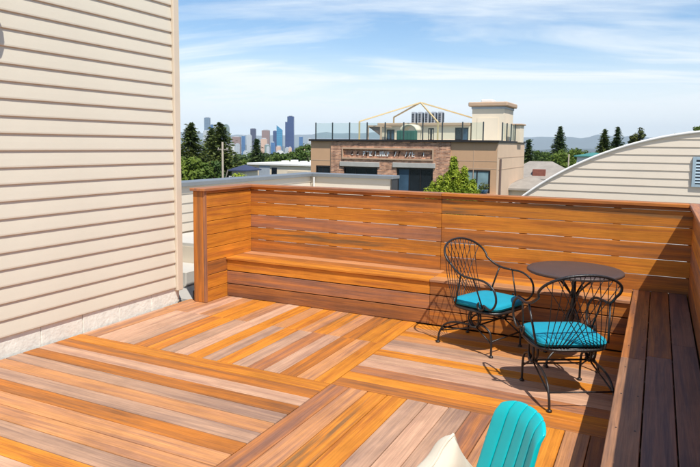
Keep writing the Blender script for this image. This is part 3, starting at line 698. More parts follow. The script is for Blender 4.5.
# ================================================================== ADIRONDACK CHAIR AND PILLOW
g = Vector((-.74, -.67, 0)).normalized(); SC = .68; AO = onZ(529, 412, .60)+g*.40*SC; AO.z = 0
ad = T(empty('adirondack_chair', (AO.x, AO.y, 0), math.atan2(-g.x, g.y)), 'small turquoise resin slat-back garden chair with rounded top', 'chair')
ad.scale = (SC, SC, SC)
pl = M['plastic']
def back_pt(X, s):          # X across at the top scale, s 0..1 up the slat
    wsc = 1.10-.10*s; z = .27+.63*s; x = X*wsc
    return Vector((x, -.20-.20*s+1.05*x*x*(.55+.45*s), z))
sw = .084
for k in range(-2, 3):
    xc = k*(sw+.0065); b = MB(); nr = 14; nc = 5
    def topz(X): return 1.0-.9*(X*X)/.2*.42-.0
    grid = []
    for side in (0, 1):
        for i in range(nr+1):
            for j in range(nc+1):
                u = j/nc; X = xc+(u-.5)*sw
                tmax = 1.0-26*X**4-.25*X*X
                s_ = tmax*i/nr; p = back_pt(X, s_)
                crown = .002*(1-(2*u-1)**2)
                roll_ = .03*max(0, (s_/tmax-.88)/.12)**2
                edge = .002 if j in (0, nc) else 0
                off = (.017+crown-edge-roll_) if side == 0 else -(.017-edge)-roll_*.6
                b.v.append((p.x, p.y+off, p.z))
    q = (nr+1)*(nc+1)
    for i in range(nr):
        for j in range(nc):
            a = i*(nc+1)+j; b.f.append((a, a+1, a+nc+2, a+nc+1)); b.f.append((q+a, q+a+nc+1, q+a+nc+2, q+a+1))
    for i in range(nr):
        for j in (0, nc):
            a = i*(nc+1)+j; b.f.append((a, a+nc+1, q+a+nc+1, q+a))
    for j in range(nc):
        for i in (0, nr):
            a = i*(nc+1)+j; b.f.append((a, a+1, q+a+1, q+a))
    o = b.build('back_slat', pl, ad, True)
    bv = o.modifiers.new('bevel', 'BEVEL'); bv.width = .004; bv.segments = 2; bv.limit_method = 'ANGLE'; bv.angle_limit = math.radians(40)
for (s_, hw) in ((.12, .2), (.55, .24)):
    pts = [back_pt(hw*(-1+2*i/12)/(.74+.26*s_)*.95, s_)+Vector((0, -.042, 0)) for i in range(13)]
    MB().tube(pts, .022, 6).build('back_rail', pl, ad, True)
for k in range(6):
    y = -.17+.088*k; z = .245+.085*(y+.2)
    o = MB().cbox(-.24, .24, y-.040, y+.040, z-.022, z+.0, .006).build('seat_slat', pl, ad)
for sx in (-1, 1):
    MB().cbox(sx*.235-.02, sx*.235+.02, .27, .33, 0.002, .298, .006).build('front_leg', pl, ad)
    MB().prism([(-.48,.0),(-.40,.0),(.33,.21),(.33,.262),(-.2,.220),(-.48,.06)], sx*.205-.014, sx*.205+.014, 0).build('side_rail', pl, ad)
    MB().prism([(sx*.18,.40),(sx*.34,.40),(sx*.345,.30),(sx*.30,-.34),(sx*.235,-.36),(sx*.20,.1)], .300, .322, 2).build('armrest', pl, ad)
    MB().cbox(sx*.255-.02, sx*.255+.02, -.33, -.28, .10, .299, .006).build('arm_post', pl, ad)
# pillow: corner up, leaning in the seat
pb = MB(); n = 22; hs = .155
for side in (1, -1):
    for i in range(n+1):
        for j in range(n+1):
            u, v = -1+2*i/n, -1+2*j/n; q = max(0, (1-u**4)*(1-v**4)); th = .060*q**.45
            pin = 1-.07*(1-abs(v)**2)*abs(u)**3 ; pin2 = 1-.07*(1-abs(u)**2)*abs(v)**3
            pb.v.append((hs*u*pin, side*(th+.001)+.004*math.sin(7*u+3*v), hs*v*pin2))
q = (n+1)**2
for i in range(n):
    for j in range(n):
        a = i*(n+1)+j; pb.f.append((a, a+1, a+n+2, a+n+1)); pb.f.append((q+a, q+a+n+1, q+a+n+2, q+a+1))
for i in range(n):
    for a, c in ((i*(n+1), (i+1)*(n+1)), (i*(n+1)+n, (i+1)*(n+1)+n), (i, i+1), (n*(n+1)+i, n*(n+1)+i+1)): pb.f.append((a, c, q+c, q+a))
pil = T(pb.build('throw_pillow', M['cream'], None, True), 'cream canvas throw pillow leaning in the turquoise slat-back chair', 'pillow')
edge = [(hs*u*.995, .004*math.sin(7*u+3*v), hs*v*.995) for u, v in [(-1+2*i/10, -1) for i in range(10)]+[(1, -1+2*i/10) for i in range(10)]+[(1-2*i/10, 1) for i in range(10)]+[(-1, 1-2*i/10) for i in range(10)]]
edge = [(x*(1-.07*(1-(z/hs)**2)*abs(x/hs)**3), y_, z*(1-.07*(1-(x/hs)**2)*abs(z/hs)**3)) for x, y_, z in edge]
MB().tube(edge, .006, 6, closed=True).build('piping', M['cream'], pil, True)
pc = atD(438, 467+22, 2.2)
pil.location = pc; pil.rotation_euler = (math.radians(16), math.radians(-40), math.radians(58))

# ================================================================== BRICK TOWN HOUSE
BY = 36.0
bx0, bx1, bx2, bx3 = onY(311,139,BY).x, onY(331.5,139,BY).x, onY(451,140,BY).x, onY(498,141,BY).x
BT = 1.93; bdep = onX(524, 142, bx3).y
th = T(empty('town_house', ((bx0+bx3)/2, BY+4, GZ)), 'brick and tan-panelled town house with a glass-railed roof terrace', 'building')
def tp(mb_, name, mat_, par=None, sm_=False):
    if par is None: return at_world(mb_.build(name, mat_, th, sm_), th)
    return mb_.build(name, mat_, par, sm_)
tp(MB().box(bx0, bx3, BY+0.15, bdep, GZ, BT-0.12), 'wall_core', M['stucco_l'])
# front: window openings left between wall pieces
def P(px, py): p = onY(px, py, BY); return p.x, p.z
def wall_with_holes(name, mat_, x0, x1, z0, z1, ya, yb, holes):
    xs = sorted(set([x0, x1]+[h[0] for h in holes]+[h[1] for h in holes])); zs = sorted(set([z0, z1]+[h[2] for h in holes]+[h[3] for h in holes])); b = MB()
    for i in range(len(xs)-1):
        for j in range(len(zs)-1):
            cx, cz = (xs[i]+xs[i+1])/2, (zs[j]+zs[j+1])/2
            if any(h[0] < cx < h[1] and h[2] < cz < h[3] for h in holes): continue
            b.box(xs[i], xs[i+1], ya, yb, zs[j], zs[j+1])
    return tp(b, name, mat_)
w1 = (P(344,167)[0], P(378,167)[0], -2.2, P(360,167)[1]); w2 = (P(397,168)[0], P(433.5,168)[0], -2.2, P(415,168.2)[1])
w0 = (P(316,166)[0], P(331,166)[0]-.05, -1.8, P(322,165.5)[1])
w3 = (P(464,170)[0], P(490.5,170)[0], P(480,193)[1], P(478,170)[1])
sg = (P(344,149)[0], P(433,152)[0], P(390,158.3)[1], P(390,149.6)[1])
wall_with_holes('brick_wall', M['brick'], bx1, bx2, GZ, BT-0.10, BY-0.08, BY+0.10, [w1, w2, sg])
wall_with_holes('panel_wall', M['stucco'], bx0, bx1-0.004, GZ, BT-0.10, BY, BY+0.10, [w0])
wall_with_holes('panel_wall', M['stucco'], bx2+0.004, bx3-0.02, GZ, BT-0.10, BY, BY+0.10, [w3])
tp(MB().box(bx3-0.018, bx3+0.05, BY-0.01, bdep, GZ, BT-0.10), 'side_wall', M['stucco_l'])
# panel joints as narrow dark reveals standing in the wall plane
for x in (P(474,150)[0],): tp(MB().box(x-.02, x+.02, BY-0.012, BY-0.001, -3, BT-.11), 'panel_joint', M['cornice'])
for zz_ in (P(475,161)[1], P(475,168.5)[1]): tp(MB().box(bx2+.02, bx3-.03, BY-0.010, BY-0.0015, zz_-.02, zz_+.02), 'panel_joint', M['cornice'])
zz_ = P(320,160)[1]; tp(MB().box(bx0+.02, bx1-.02, BY-0.010, BY-0.0015, zz_-.02, zz_+.02), 'panel_joint', M['cornice'])
for zz_ in (P(498,158)[1], P(498,170)[1]): tp(MB().box(bx3+.051, bx3+.06, BY, bdep-.05, zz_-.02, zz_+.02), 'panel_joint', M['cornice'])
for (a, b_, c, d) in ((w0, 2, M['glass_dark'], 0), (w1, 3, M['glass_dark'], 0), (w2, 3, M['glass_dark'], 1), (w3, 2, M['glass_pale'], 0)):
    x0, x1, z0, z1 = a; fr = .09
    f = MB().box(x0, x1, BY+.0, BY+.07, z1-fr, z1).box(x0, x1, BY, BY+.07, z0, z0+fr).box(x0, x0+fr, BY, BY+.07, z0+fr, z1-fr).box(x1-fr, x1, BY, BY+.07, z0+fr, z1-fr)
    wo = tp(f, 'window', M['frame_dark'])
    for k in range(b_):
        xa = x0+fr+(x1-x0-2*fr)*k/b_; xb = x0+fr+(x1-x0-2*fr)*(k+1)/b_
        tp(MB().box(xa+.03, xb-.03, BY+.035, BY+.045, z0+fr, z1-fr), 'pane', M['glass_blue'] if (d and k == 0) else c, wo)  # blue first pane: a pale reflection put into the glass colour
        if k: tp(MB().box(xa-.03, xa+.03, BY+.01, BY+.06, z0+fr, z1-fr), 'mullion', M['frame_dark'], wo)
for a in (w1, w2): tp(MB().cbox(a[0]-.25, a[1]+.15, BY-.16, BY-.083, a[3]+.02, a[3]+.32, .02), 'stone_lintel', M['concrete'])
# sign panel: recessed brick panel, raised frame, worn lettering too small to read
tp(MB().box(sg[0], sg[1], BY+.02, BY+.09, sg[2], sg[3]), 'sign_panel', M['brick'])
fr = MB()
fr.box(sg[0]-.08, sg[1]+.08, BY-.15, BY-.082, sg[3], sg[3]+.09).box(sg[0]-.08, sg[1]+.08, BY-.15, BY-.082, sg[2]-.09, sg[2]).box(sg[0]-.08, sg[0], BY-.149, BY-.0825, sg[2], sg[3]).box(sg[1], sg[1]+.08, BY-.149, BY-.0825, sg[2], sg[3])
tp(fr, 'sign_frame', M['cornice'])
rs = random.Random(21); lt = MB(); zc = (sg[2]+sg[3])/2
def glyph(x, z, h_, w_):
    for _ in range(3):
        k = rs.choice((0, 1, 2))
        if k == 0: xx = x+rs.choice((0, w_)); lt.box(xx-.022, xx+.022, BY-.02, BY+.018, z-h_/2, z+h_/2)
        elif k == 1: zz2 = z+rs.choice((-h_/2+.03, 0, h_/2-.03)); lt.box(x, x+w_, BY-.021, BY+.0175, zz2-.022, zz2+.022)
        else: lt.add([(x,BY-.022,z-h_/2),(x+.05,BY-.022,z-h_/2),(x+w_,BY-.022,z+h_/2),(x+w_-.05,BY-.022,z+h_/2)], [(0,1,2,3)])
x = P(363,154)[0]
while x < P(413.5,155)[0]:
    if rs.random() > .1: glyph(x, zc, .30, .15)
    x += .235
for px in (351, 356.5, 421.5): glyph(P(px,153)[0], zc, .22, .14)
glyph(P(386.5,145)[0]-.1, P(386.5,145)[1], .26, .14); glyph(P(388.5,145)[0], P(388.5,145)[1], .26, .14)
tp(lt, 'sign_lettering', M['white'])['kind'] = 'stuff'
tp(MB().box(bx0-.06, bx3+.10, BY-.20, BY+.25, BT-.10, BT+.02), 'coping', M['parapet_dark'])
tp(MB().box(bx3-.15, bx3+.10, BY+.251, bdep+.05, BT-.10, BT+.02), 'coping', M['parapet_dark'])
tp(MB().box(bx0-.06, bx0+.20, BY+.251, bdep+.05, BT-.10, BT+.02), 'coping', M['parapet_dark'])
tp(MB().box(bx0+.21, bx3-.16, BY+.26, bdep, BT-.115, BT-.06), 'terrace_floor', M['concrete'])
tp(MB().cbox(bx3+.07, bx3+.17, BY+.3, BY+.4, GZ, P(498,159)[1], .01), 'downspout', M['umber'])
tp(MB().cbox(w3[0]+.55, w3[1]+.5, BY-.45, BY-.01, w3[2]-.20, w3[2]-.04, .02), 'window_ledge', M['cornice'])
# glass railing
RT = onY(340, 122.5, BY).z
rx = bx0+.35; posts = []
while rx < bx3: posts.append((rx, BY+.02)); rx += 1.22
yy = BY+1.2
while yy < bdep: posts.append((bx3-.04, yy)); yy += 1.22
for (x, y) in posts: tp(MB().cbox(x-.035, x+.035, y-.03, y+.03, BT+.021, RT, .008), 'railing_post', M['rail_post'])
for (a, b_) in zip(posts, posts[1:]):
    if a[1] == b_[1]: tp(MB().box(a[0]+.05, b_[0]-.05, a[1]-.006, a[1]+.006, BT+.08, RT-.04), 'railing_pane', M['rail_glass'])
    elif a[0] == b_[0]: tp(MB().box(a[0]-.006, a[0]+.006, a[1]+.05, b_[1]-.05, BT+.08, RT-.04), 'railing_pane', M['rail_glass'])
# roof structures
RY = 40.5
def Q(px, py, y=RY): p = onY(px, py, y); return p.x, p.z
cx0, cx1 = Q(472,120)[0], Q(504,120)[0]; cdp = onX(513, 120, cx1).y; cz = Q(488,109)[1]
tp(MB().box(cx0, cx1, RY, cdp, BT-.05, cz), 'stair_tower', M['beige'])
tp(MB().box(cx0+.35, cx1-.35, RY-.03, RY-.001, BT, cz-.55), 'tower_panel', M['beige'])
tp(MB().cbox(cx0-.05, cx1+.05, RY-.05, cdp+.05, cz+.001, cz+.16, .02), 'tower_frieze', M['hvac'])
tp(MB().cbox(cx0-.22, cx1+.22, RY-.22, cdp+.22, cz+.161, cz+.44, .05), 'tower_cornice', M['cornice'])
a = Q(480,100)[0]; b_ = Q(491,100)[0]; zt = Q(486,99)[1]
tp(MB().cbox(a+.08, b_-.08, RY+.4, RY+1.2, cz+.441, zt-.18, .02), 'roof_vent', M['white']); tp(MB().cbox(a, b_, RY+.3, RY+1.3, zt-.179, zt, .03), 'roof_vent_cap', M['white'])
LX0, LX1 = Q(381,130)[0], Q(470,130)[0]; LZ = Q(420,126)[1]
lw = []
for (p0, p1, q0, q1) in ((386.5,394.5,129.5,138),(428,434,128,138),(455,470.5,127.5,138.2)):
    lw.append((Q(p0,130)[0], min(Q(p1,130)[0], LX1-.1), BT-.02, Q((p0+p1)/2,q0)[1]))
xs_ = MB()
tp(MB().box(LX0, LX1, RY+.12, RY+3.5, BT-.05, LZ), 'penthouse', M['beige'])
hs_ = sorted(lw); edges = [LX0]+[v for h in hs_ for v in (h[0], h[1])]+[LX1]
for i in range(0, len(edges), 2): tp(MB().box(edges[i], edges[i+1], RY, RY+.119, BT-.05, LZ), 'penthouse_wall', M['beige'])
for h in hs_: tp(MB().box(h[0], h[1], RY, RY+.119, h[3], LZ), 'penthouse_wall', M['beige'])
tp(MB().cbox(LX0-.2, LX1+.0, RY-.2, RY+3.6, LZ+.001, LZ+.2, .03), 'penthouse_coping', M['cornice'])
for h, gm in zip(hs_, ('glass_blue','beige','glass_dark')):
    d_ = tp(MB().box(h[0]+.001, h[1]-.001, RY+.05, RY+.10, h[2], h[3]-.001), 'terrace_door', M['frame_dark'])
    n_ = 2
    for k in range(n_): 
        xa = h[0]+(h[1]-h[0])*k/n_+.07; xb = h[0]+(h[1]-h[0])*(k+1)/n_-.07; tp(MB().box(xa, xb, RY+.035, RY+.049, h[2]+.1, h[3]-.1), 'pane', M[gm if not (gm == 'glass_dark' and k) else 'glass_blue'], d_)
ex0, ex1 = Q(511,130)[0], Q(519,130)[0]
tp(MB().box(ex0, ex1, RY+.5, RY+1.6, BT-.05, Q(515,125)[1]), 'roof_box', M['beige']); tp(MB().cbox(ex0-.1, ex1+.1, RY+.4, RY+1.7, Q(515,125)[1]+.001, Q(515,123.4)[1], .02), 'roof_box_coping', M['cornice'])
# shade awning at the left end of the terrace
a0, a1 = Q(369,130,38.5)[0], Q(382,130,38.5)[0]; az0, az1 = Q(375,137.5,38.5)[1], Q(375,127,38.5)[1]
aw = T(empty('terrace_awning', ((a0+a1)/2, 38.5, BT)), 'brown canvas lean-to awning at the end of the roof terrace', 'awning')
at_world(MB().add([(a0,38.4,az1),(a1,38.4,az1),(a1,38.4,az0+.1),(a0+.9,38.4,az0+.1),(a0,38.47,az1),(a1,38.47,az1),(a1,38.47,az0+.1),(a0+.9,38.47,az0+.1)],[(0,1,2,3),(7,6,5,4),(0,4,5,1),(1,5,6,2),(2,6,7,3),(3,7,4,0)]).build('canvas', M['umber'], aw), aw)
at_world(MB().box(a0-.05, a1, 38.3, 40.2, az1+.001, az1+.10).build('awning_roof', M['cornice'], aw), aw)
for x in (a0, a1): at_world(MB().box(x-.05, x+.05, 38.28, 38.38, BT-.05, az1).build('awning_post', M['cornice'], aw), aw)
# pergola frame
A_ = onY(359.5, 121.5, 37.2); C_ = onY(438, 122.5, 37.2); B_ = onX(395.5, 117.5, A_.x); pz = A_.z; py1 = min(B_.y, bdep-.6)
pg = T(empty('pergola_frame', ((A_.x+C_.x)/2, (A_.y+py1)/2, BT)), 'open pyramid frame of gold steel beams on the roof terrace', 'pergola')
ctr = Vector(((A_.x+C_.x)/2, (A_.y+py1)/2, 0)); ap_ = onY(420.5, 102.5, ctr.y); ctr.z = ap_.z
print('pergola', A_, B_, C_, ap_, py1, bdep)
D_ = onY(483, 121, bdep-.4)
cs = [A_, Vector((A_.x, py1, B_.z)), C_, D_]
ctr.x = ap_.x
def beam(p, q, r): d = (q-p); return MB().tube([p, q], r, 4)
for c in cs:
    at_world(beam(c, Vector((c.x, c.y, BT-.05)), .06).build('pergola_post', M['gold'], pg), pg); at_world(beam(c, ctr, .055).build('hip_beam', M['gold'], pg), pg)
# condensers on the penthouse
for k in range(5):
    x = Q(412+6.6*k,118,42.2)[0]; zt = Q(420,112,42.2)[1]+.0
    u = T(empty('condenser_unit', (x+.2, 42.2, LZ+.2)), 'tall grey louvred condenser in the row on the penthouse roof', 'condenser', 'condensers on the penthouse roof')
    h_ = zt-LZ-.2
    MB().cbox(-.13, .10, -.3, .3, 0.001, h_, .02).build('casing', M['hvac'], u)
    for i in range(5): MB().box(-.10, .07, -.33, -.301, .12+(h_-.2)*i/5, .12+(h_-.2)*(i+.6)/5).build('louver', M['hvac_d'], u)
    MB().box(.101, .2, -.05, .05, .1, h_*.9).build('pipe_guard', M['hvac_d'], u)
# arched canopy over a green bench
k0, k1 = Q(403,130,39)[0], Q(420,130,39)[0]; kz = Q(411,131,39)[1]; kr = (k1-k0)/2; kc = (k0+k1)/2
cn = T(empty('arched_canopy', (kc, 39, BT)), 'cream arched canopy standing over a green planter on the terrace', 'canopy')
b = MB()
for i in range(13):
    an = math.pi*i/12
    for yy in (-.6, .6):
        for rr in (kr, kr-.12): b.v.append((rr*math.cos(an), yy, (kz-BT)*1.0+rr*.75*math.sin(an)))
for i in range(12):
    a = i*4; b.f += [(a,a+4,a+6,a+2),(a+1,a+3,a+7,a+5),(a,a+1,a+5,a+4),(a+2,a+6,a+7,a+3)]
b.f += [(0,2,3,1),(48,49,51,50)]
b.build('canopy_shell', M['beige'], cn, True)
for sx in (-1, 1):
    for yy in (-.52, .52): MB().box(sx*(kr-.1)-.04, sx*(kr-.1)+.04, yy-.04, yy+.04, -.05, kz-BT+.02).build('canopy_post', M['beige'], cn)
pg2 = T(empty('green_planter', (kc, 38.2, BT)), 'green planter box beneath the arched terrace canopy', 'planter')
MB().cbox(-.62, .62, -.25, .25, -.05, .62, .03).build('planter_box', M['green'], pg2)
for i in range(5): MB().box(-.56+.24*i, -.40+.24*i, -.28, -.251, 0.02, .58).build('planter_slat', M['green'], pg2)
# flower pot on the ledge of the panelled front
fp = T(empty('flower_pot', (P(485,188)[0], BY-.25, w3[2]-.04)), 'blue pot of yellowing plants on the town house window ledge', 'flower pot')
MB().lathe([(.16,0.001),(.22,.1),(.26,.26),(.24,.28),(.2,.26)], n=16).build('pot', M['glass_blue'], fp, True)
FLOWERS = fp

# ================================================================== TREES
def leaves(b, c, rad, n_, s, rr_, flat=0.75):
    for _ in range(n_):
        while True:
            d = Vector((rr_.uniform(-1,1), rr_.uniform(-1,1), rr_.uniform(-1,1)))
            if .25 < d.length < 1: break
        p = Vector((c.x+d.x*rad, c.y+d.y*rad, c.z+d.z*rad*flat))
        n1_ = (d.normalized()+Vector((rr_.uniform(-.8,.8), rr_.uniform(-.8,.8), rr_.uniform(-.2,1.0)))).normalized(); u = n1_.orthogonal().normalized()
        u.rotate(Matrix.Rotation(rr_.uniform(0, 6.28), 3, n1_)); v = n1_.cross(u); k = s*rr_.uniform(.6, 1.3)
        b.add([p-u*k, p-v*k*.6, p+u*k, p+v*k*.6], [(0,1,2,3)])
def conifer(label, px, top, D, hw, mat_, seed, dens=1.0, name='fir_tree', droop=.35, base=None, leaf=.16, group='conifers beyond the roofs', gap=0.0, clen=3.2, pw=.85):
    """hw: half width in metres at the foot of the crown"""
    rr_ = random.Random(seed); p = atD(px, top, D); gz = terrain_z(p.x, p.y) if base is None else base; h = p.z-gz
    t = T(empty(name, (p.x, p.y, gz)), label, 'tree', group)
    MB().tube([(0,0,-.3),(0.03,0,h*.4),(0,0.03,h*.8),(0,0,h*.985)], [h*.018+.05, h*.014+.04, h*.005+.02, .015], 8).build('trunk', M['bark'], t, True)
    b = MB(); lo = max(.12*h, h-hw*clen); nb_ = int(120*dens); 
    for i in range(nb_):
        f_ = (i+rr_.random())/nb_; z = lo+(h-lo)*f_; rad = hw*(1-f_)**pw*rr_.uniform(.55, 1.12)+.05; az = i*2.39996+rr_.uniform(-.5,.5)
        if rr_.random() < gap: continue
        d = Vector((math.cos(az), math.sin(az), 0)); m_ = max(3, int(rad/(leaf*.8))+2)
        for j in range(m_):
            q = (j+.6)/m_; c = Vector((0,0,z))+d*rad*q+Vector((0,0,-droop*rad*q*q+.10*rad*q)); 
            for _ in range(4):
                off = Vector((rr_.gauss(0,1), rr_.gauss(0,1), rr_.gauss(0,.55)))*leaf*.75*(.5+.5*q)
                n1_ = Vector((rr_.gauss(0,.5), rr_.gauss(0,.5), 1)).normalized(); u = (d+Vector((rr_.gauss(0,.5), rr_.gauss(0,.5), rr_.gauss(0,.3)))).normalized(); v = n1_.cross(u); k = leaf*rr_.uniform(.6,1.25)
                pp = c+off; b.add([pp-u*k, pp-v*k*.5, pp+u*k*1.1, pp+v*k*.5], [(0,1,2,3)])
    b.build('crown', mat_, t, False, fix=False); return t
def broadleaf(label, px, top, D, hw, mat_, seed, vert=1.0, name='leafy_tree', leaf=.17, nclump=34, per=60, base=None, group='leafy trees beyond the roofs', cat='tree', crown_h=None):
    rr_ = random.Random(seed); p = atD(px, top, D); gz = terrain_z(p.x, p.y) if base is None else base; h = p.z-gz; ch = crown_h or hw*1.9*vert
    t = T(empty(name, (p.x, p.y, gz)), label, cat, group); c0 = h-ch/2
    tk = MB().tube([(0,0,-.3),(.05,.04,h*.3),(0,.1,h-ch*.8),(0,0,h-ch*.35)], [h*.02+.05, h*.016+.04, h*.012+.03, .03], 8)
    b = MB(); cl_ = []
    for i in range(nclump):
        while True:
            d = Vector((rr_.uniform(-1,1), rr_.uniform(-1,1), rr_.uniform(-1,1)))
            if .3 < d.length < 1: break
        c = Vector((d.x*hw*.82, d.y*hw*.82, c0+d.z*ch*.42)); cl_.append(c); leaves(b, c, hw*rr_.uniform(.24,.42), per, leaf, rr_)
    for c in cl_[:7]: tk.tube([(0,0,h-ch*.85), (c.x*.5, c.y*.5, (h-ch*.8+c.z)/2), tuple(c)], [.07+h*.006, .05, .015], 6)
    tk.build('trunk', M['bark'], t, True); b.build('crown', mat_, t, False, fix=False); return t
conifer('dark fir rising beside the corner of the sided house', 191, 123.5, 62, 2.9, M['fir'], 1, 1.9, leaf=.19, clen=2.8, pw=.6)
conifer('ragged tall fir standing behind the utility pole', 220, 123.0, 66, 3.3, M['fir'], 2, 2.1, leaf=.20, gap=.12, droop=.5, clen=2.5, pw=.55)
conifer('ragged fir beside the tall fir by the utility pole', 211, 128, 70, 2.6, M['fir'], 3, 1.6, leaf=.19, gap=.12, droop=.5, clen=2.8, pw=.6)
broadleaf('round green tree below the fir by the house corner', 192, 152, 48, 1.5, M['leaf'], 4)
broadleaf('small green tree under the ragged firs', 212, 160, 60, 1.7, M['leaf_d'], 41)
conifer('broad dark conifer above the white flat-roofed building', 257, 139, 105, 3.4, M['fir_d'], 5, 1.6, leaf=.24, clen=2.6)
for i, (px, top, D, hw, mt, lb) in enumerate((
    (246, 158, 110, 2.2, 'leaf', 'pale green tree left of the broad dark conifer'),
    (270, 156, 108, 2.6, 'leaf', 'low round tree right of the broad dark conifer'),
    (280, 152, 120, 2.2, 'leaf_d', 'dark round tree below the teal glass tower'),
    (288, 158, 100, 1.8, 'leaf', 'small bright tree below the tallest blue tower'),
    (297, 147, 95, 1.7, 'leaf_d', 'dense dark tree left of the town house'),
    (308, 141, 92, 2.0, 'leaf_d', 'tall green tree touching the corner of the town house'))):
    broadleaf(lb, px, top, D, hw, M[mt], 50+i, vert=1.3 if i > 3 else 1.0, leaf=.19)
broadleaf('lime green shrub in front of the dark blue roof', 240, 171, 45, 1.15, M['lime'], 61, leaf=.10, cat='shrub', name='shrub', group='shrubs by the roofs', nclump=20)
# lime conical tree before the town house
def lime_tree():
    rr_ = random.Random(77); D = 26; p = atD(454, 156.5, D); gz = terrain_z(p.x, p.y); h = p.z-gz
    t = T(empty('conical_tree', (p.x, p.y, gz)), 'bright lime conical tree in front of the brick town house', 'tree')
    tk = MB().tube([(0,0,-.3),(0,.03,h*.5),(0,0,h*.97)], [.16,.10,.015], 8); b = MB()
    lobes = [(0,0,h-.0,.95,1.75), (.42,.1,h-.42,.75,1.2), (-.55,.0,h-.85,.6,1.0), (.85,-.1,h-.95,.5,.8), (-.9,.1,h-1.1,.45,.8), (.3,.3,h-.8,.9,1.6),(-.2,-.3,h-.7,.8,1.6)]
    for (x, y, zt, wdt, hh) in lobes:
        for i in range(520 if hh < 1.7 else 900):
            f_ = rr_.random()**.75; z = zt-hh*f_*1.35; r_ = (wdt*.62*f_+.03)*math.sqrt(rr_.uniform(.25,1)); az = rr_.uniform(0,6.28)
            leaves(b, Vector((x+r_*math.cos(az), y+r_*math.sin(az), z)), .12, 8, rr_.uniform(.03,.055), rr_)
        tk.tube([(0,0,zt-hh*1.3), (x*.6,y*.6,zt-hh*.8), (x,y,zt-.1)], [.05,.03,.008], 5)
    for i in range(2200):
        z = h-1.3-rr_.random()*3.2; r_ = 1.25*math.sqrt(rr_.uniform(.4,1)); az = rr_.uniform(0,6.28)
        leaves(b, Vector((r_*math.cos(az), r_*math.sin(az), z)), .1, 2, .055, rr_)
    tk.build('trunk', M['bark'], t, True); b.build('crown', M['lime'], t, False, fix=False)
lime_tree()
_b = MB(); leaves(_b, Vector((0,0,.42)), .34, 160, .06, random.Random(31)); _b.build('foliage', M['olive'], FLOWERS, False, fix=False)
conifer('dark conifer hugging the right side of the town house', 529, 140, 58, 1.7, M['fir_d'], 8, 1.3, leaf=.15, gap=.1)
conifer('tall pointed fir above the grey hip roof', 560.5, 126.5, 105, 2.1, M['fir_d'], 9, 1.4, leaf=.2, clen=2.7)
broadleaf('round green tree beneath the tall pointed fir', 563, 148.5, 85, 2.7, M['leaf'], 10, leaf=.17, nclump=46)
broadleaf('leafy tree between the pointed fir and the arched roof', 579, 146, 95, 2.5, M['leaf'], 12, nclump=44)
broadleaf('dark distant tree over the grey hip roof', 538, 150, 150, 1.7, M['leaf_d'], 13)
broadleaf('dim green tree left of the pointed fir', 547, 151, 130, 1.8, M['leaf_d'], 14)
conifer('slender fir rising over the arched roof, nearer the teal roof', 605, 129.5, 75, 1.35, M['fir'], 15, 1.4, leaf=.14, clen=2.7)
conifer('slender fir between the other fir and the olive tree', 618, 127, 78, 1.4, M['fir_d'], 16, 1.3, leaf=.14, gap=.08, clen=2.7)
broadleaf('olive leafy tree behind the barrel roof', 639, 126, 80, 1.35, M['olive'], 17, leaf=.14, crown_h=5.0, nclump=60)
broadleaf('tree tip just showing over the crown of the arched roof', 677, 128, 60, .9, M['leaf_d'], 18, leaf=.11, nclump=44, crown_h=4.5)
broadleaf('leafy tree rising behind the louvred end of the arched roof', 702, 116, 40, .85, M['leaf'], 19, leaf=.10, nclump=50, crown_h=4.0)

# ================================================================== SMALL HOUSES AND POLES
def hip_house(label, px, py, D, wdt, dep, hgt, roof_h, roofm, wallm, rz=0.0, name='house', overhang=.3):
    p = atD(px, py, D); gz = terrain_z(p.x, p.y)
    t = T(empty(name, (p.x, p.y, gz), rz), label, 'house'); e = p.z-gz-roof_h
    MB().box(-wdt/2, wdt/2, -dep/2, dep/2, -.5, e).build('wall', wallm, t); o_ = overhang
    a, b_ = wdt/2+o_, dep/2+o_; r_ = max(.01, a-b_)
    rf = MB().add([(-a,-b_,e),(a,-b_,e),(a,b_,e),(-a,b_,e),(-r_,0,e+roof_h),(r_,0,e+roof_h),(-a,-b_,e-.12),(a,-b_,e-.12),(a,b_,e-.12),(-a,b_,e-.12)],
             [(0,1,5,4),(1,2,5),(2,3,4,5),(3,0,4),(6,7,1,0),(7,8,2,1),(8,9,3,2),(9,6,0,3),(9,8,7,6)]).build('roof', roofm, t)
    for k in range(3):
        x = -wdt/2+wdt*(k+.5)/3; f = MB().box(x-.55, x+.55, -dep/2-.05, -dep/2-.002, e-1.9, e-.6).build('window', M['white'], t)
        MB().box(x-.45, x+.45, -dep/2-.06, -dep/2-.051, e-1.8, e-.7).build('pane', M['glass_dark'], f)
    return t, e
t, e = hip_house('house with a grey hip roof and brick chimney past the town house', 541, 161.3, 52, 6.0, 4.2, 5, 1.35, M['shingle'], M['beige'], .1)
MB().cbox(-.5, .5, -2.0, -1.5, e-.6, e+.75, .02).build('chimney', M['brickch'], t)
hip_house('house with a teal roof peeping over the arched roof', 594, 152.5, 70, 3.2, 3.0, 4, .35, M['tealroof'], M['white'])
hip_house('small house with a red roof among the firs', 198, 163, 72, 3.4, 3.4, 4, 1.3, M['redroof'], M['beige'], .3)
hip_house('house with a dark blue roof beside the white flat building', 245, 164.5, 64, 1.5, 3.0, 4, .5, M['bluero'], M['beige'], .2)
hip_house('house with a pale shingle roof below the pointed fir', 531, 176, 40, 3.0, 3.0, 4, .7, M['shingle'], M['beige'], .2)
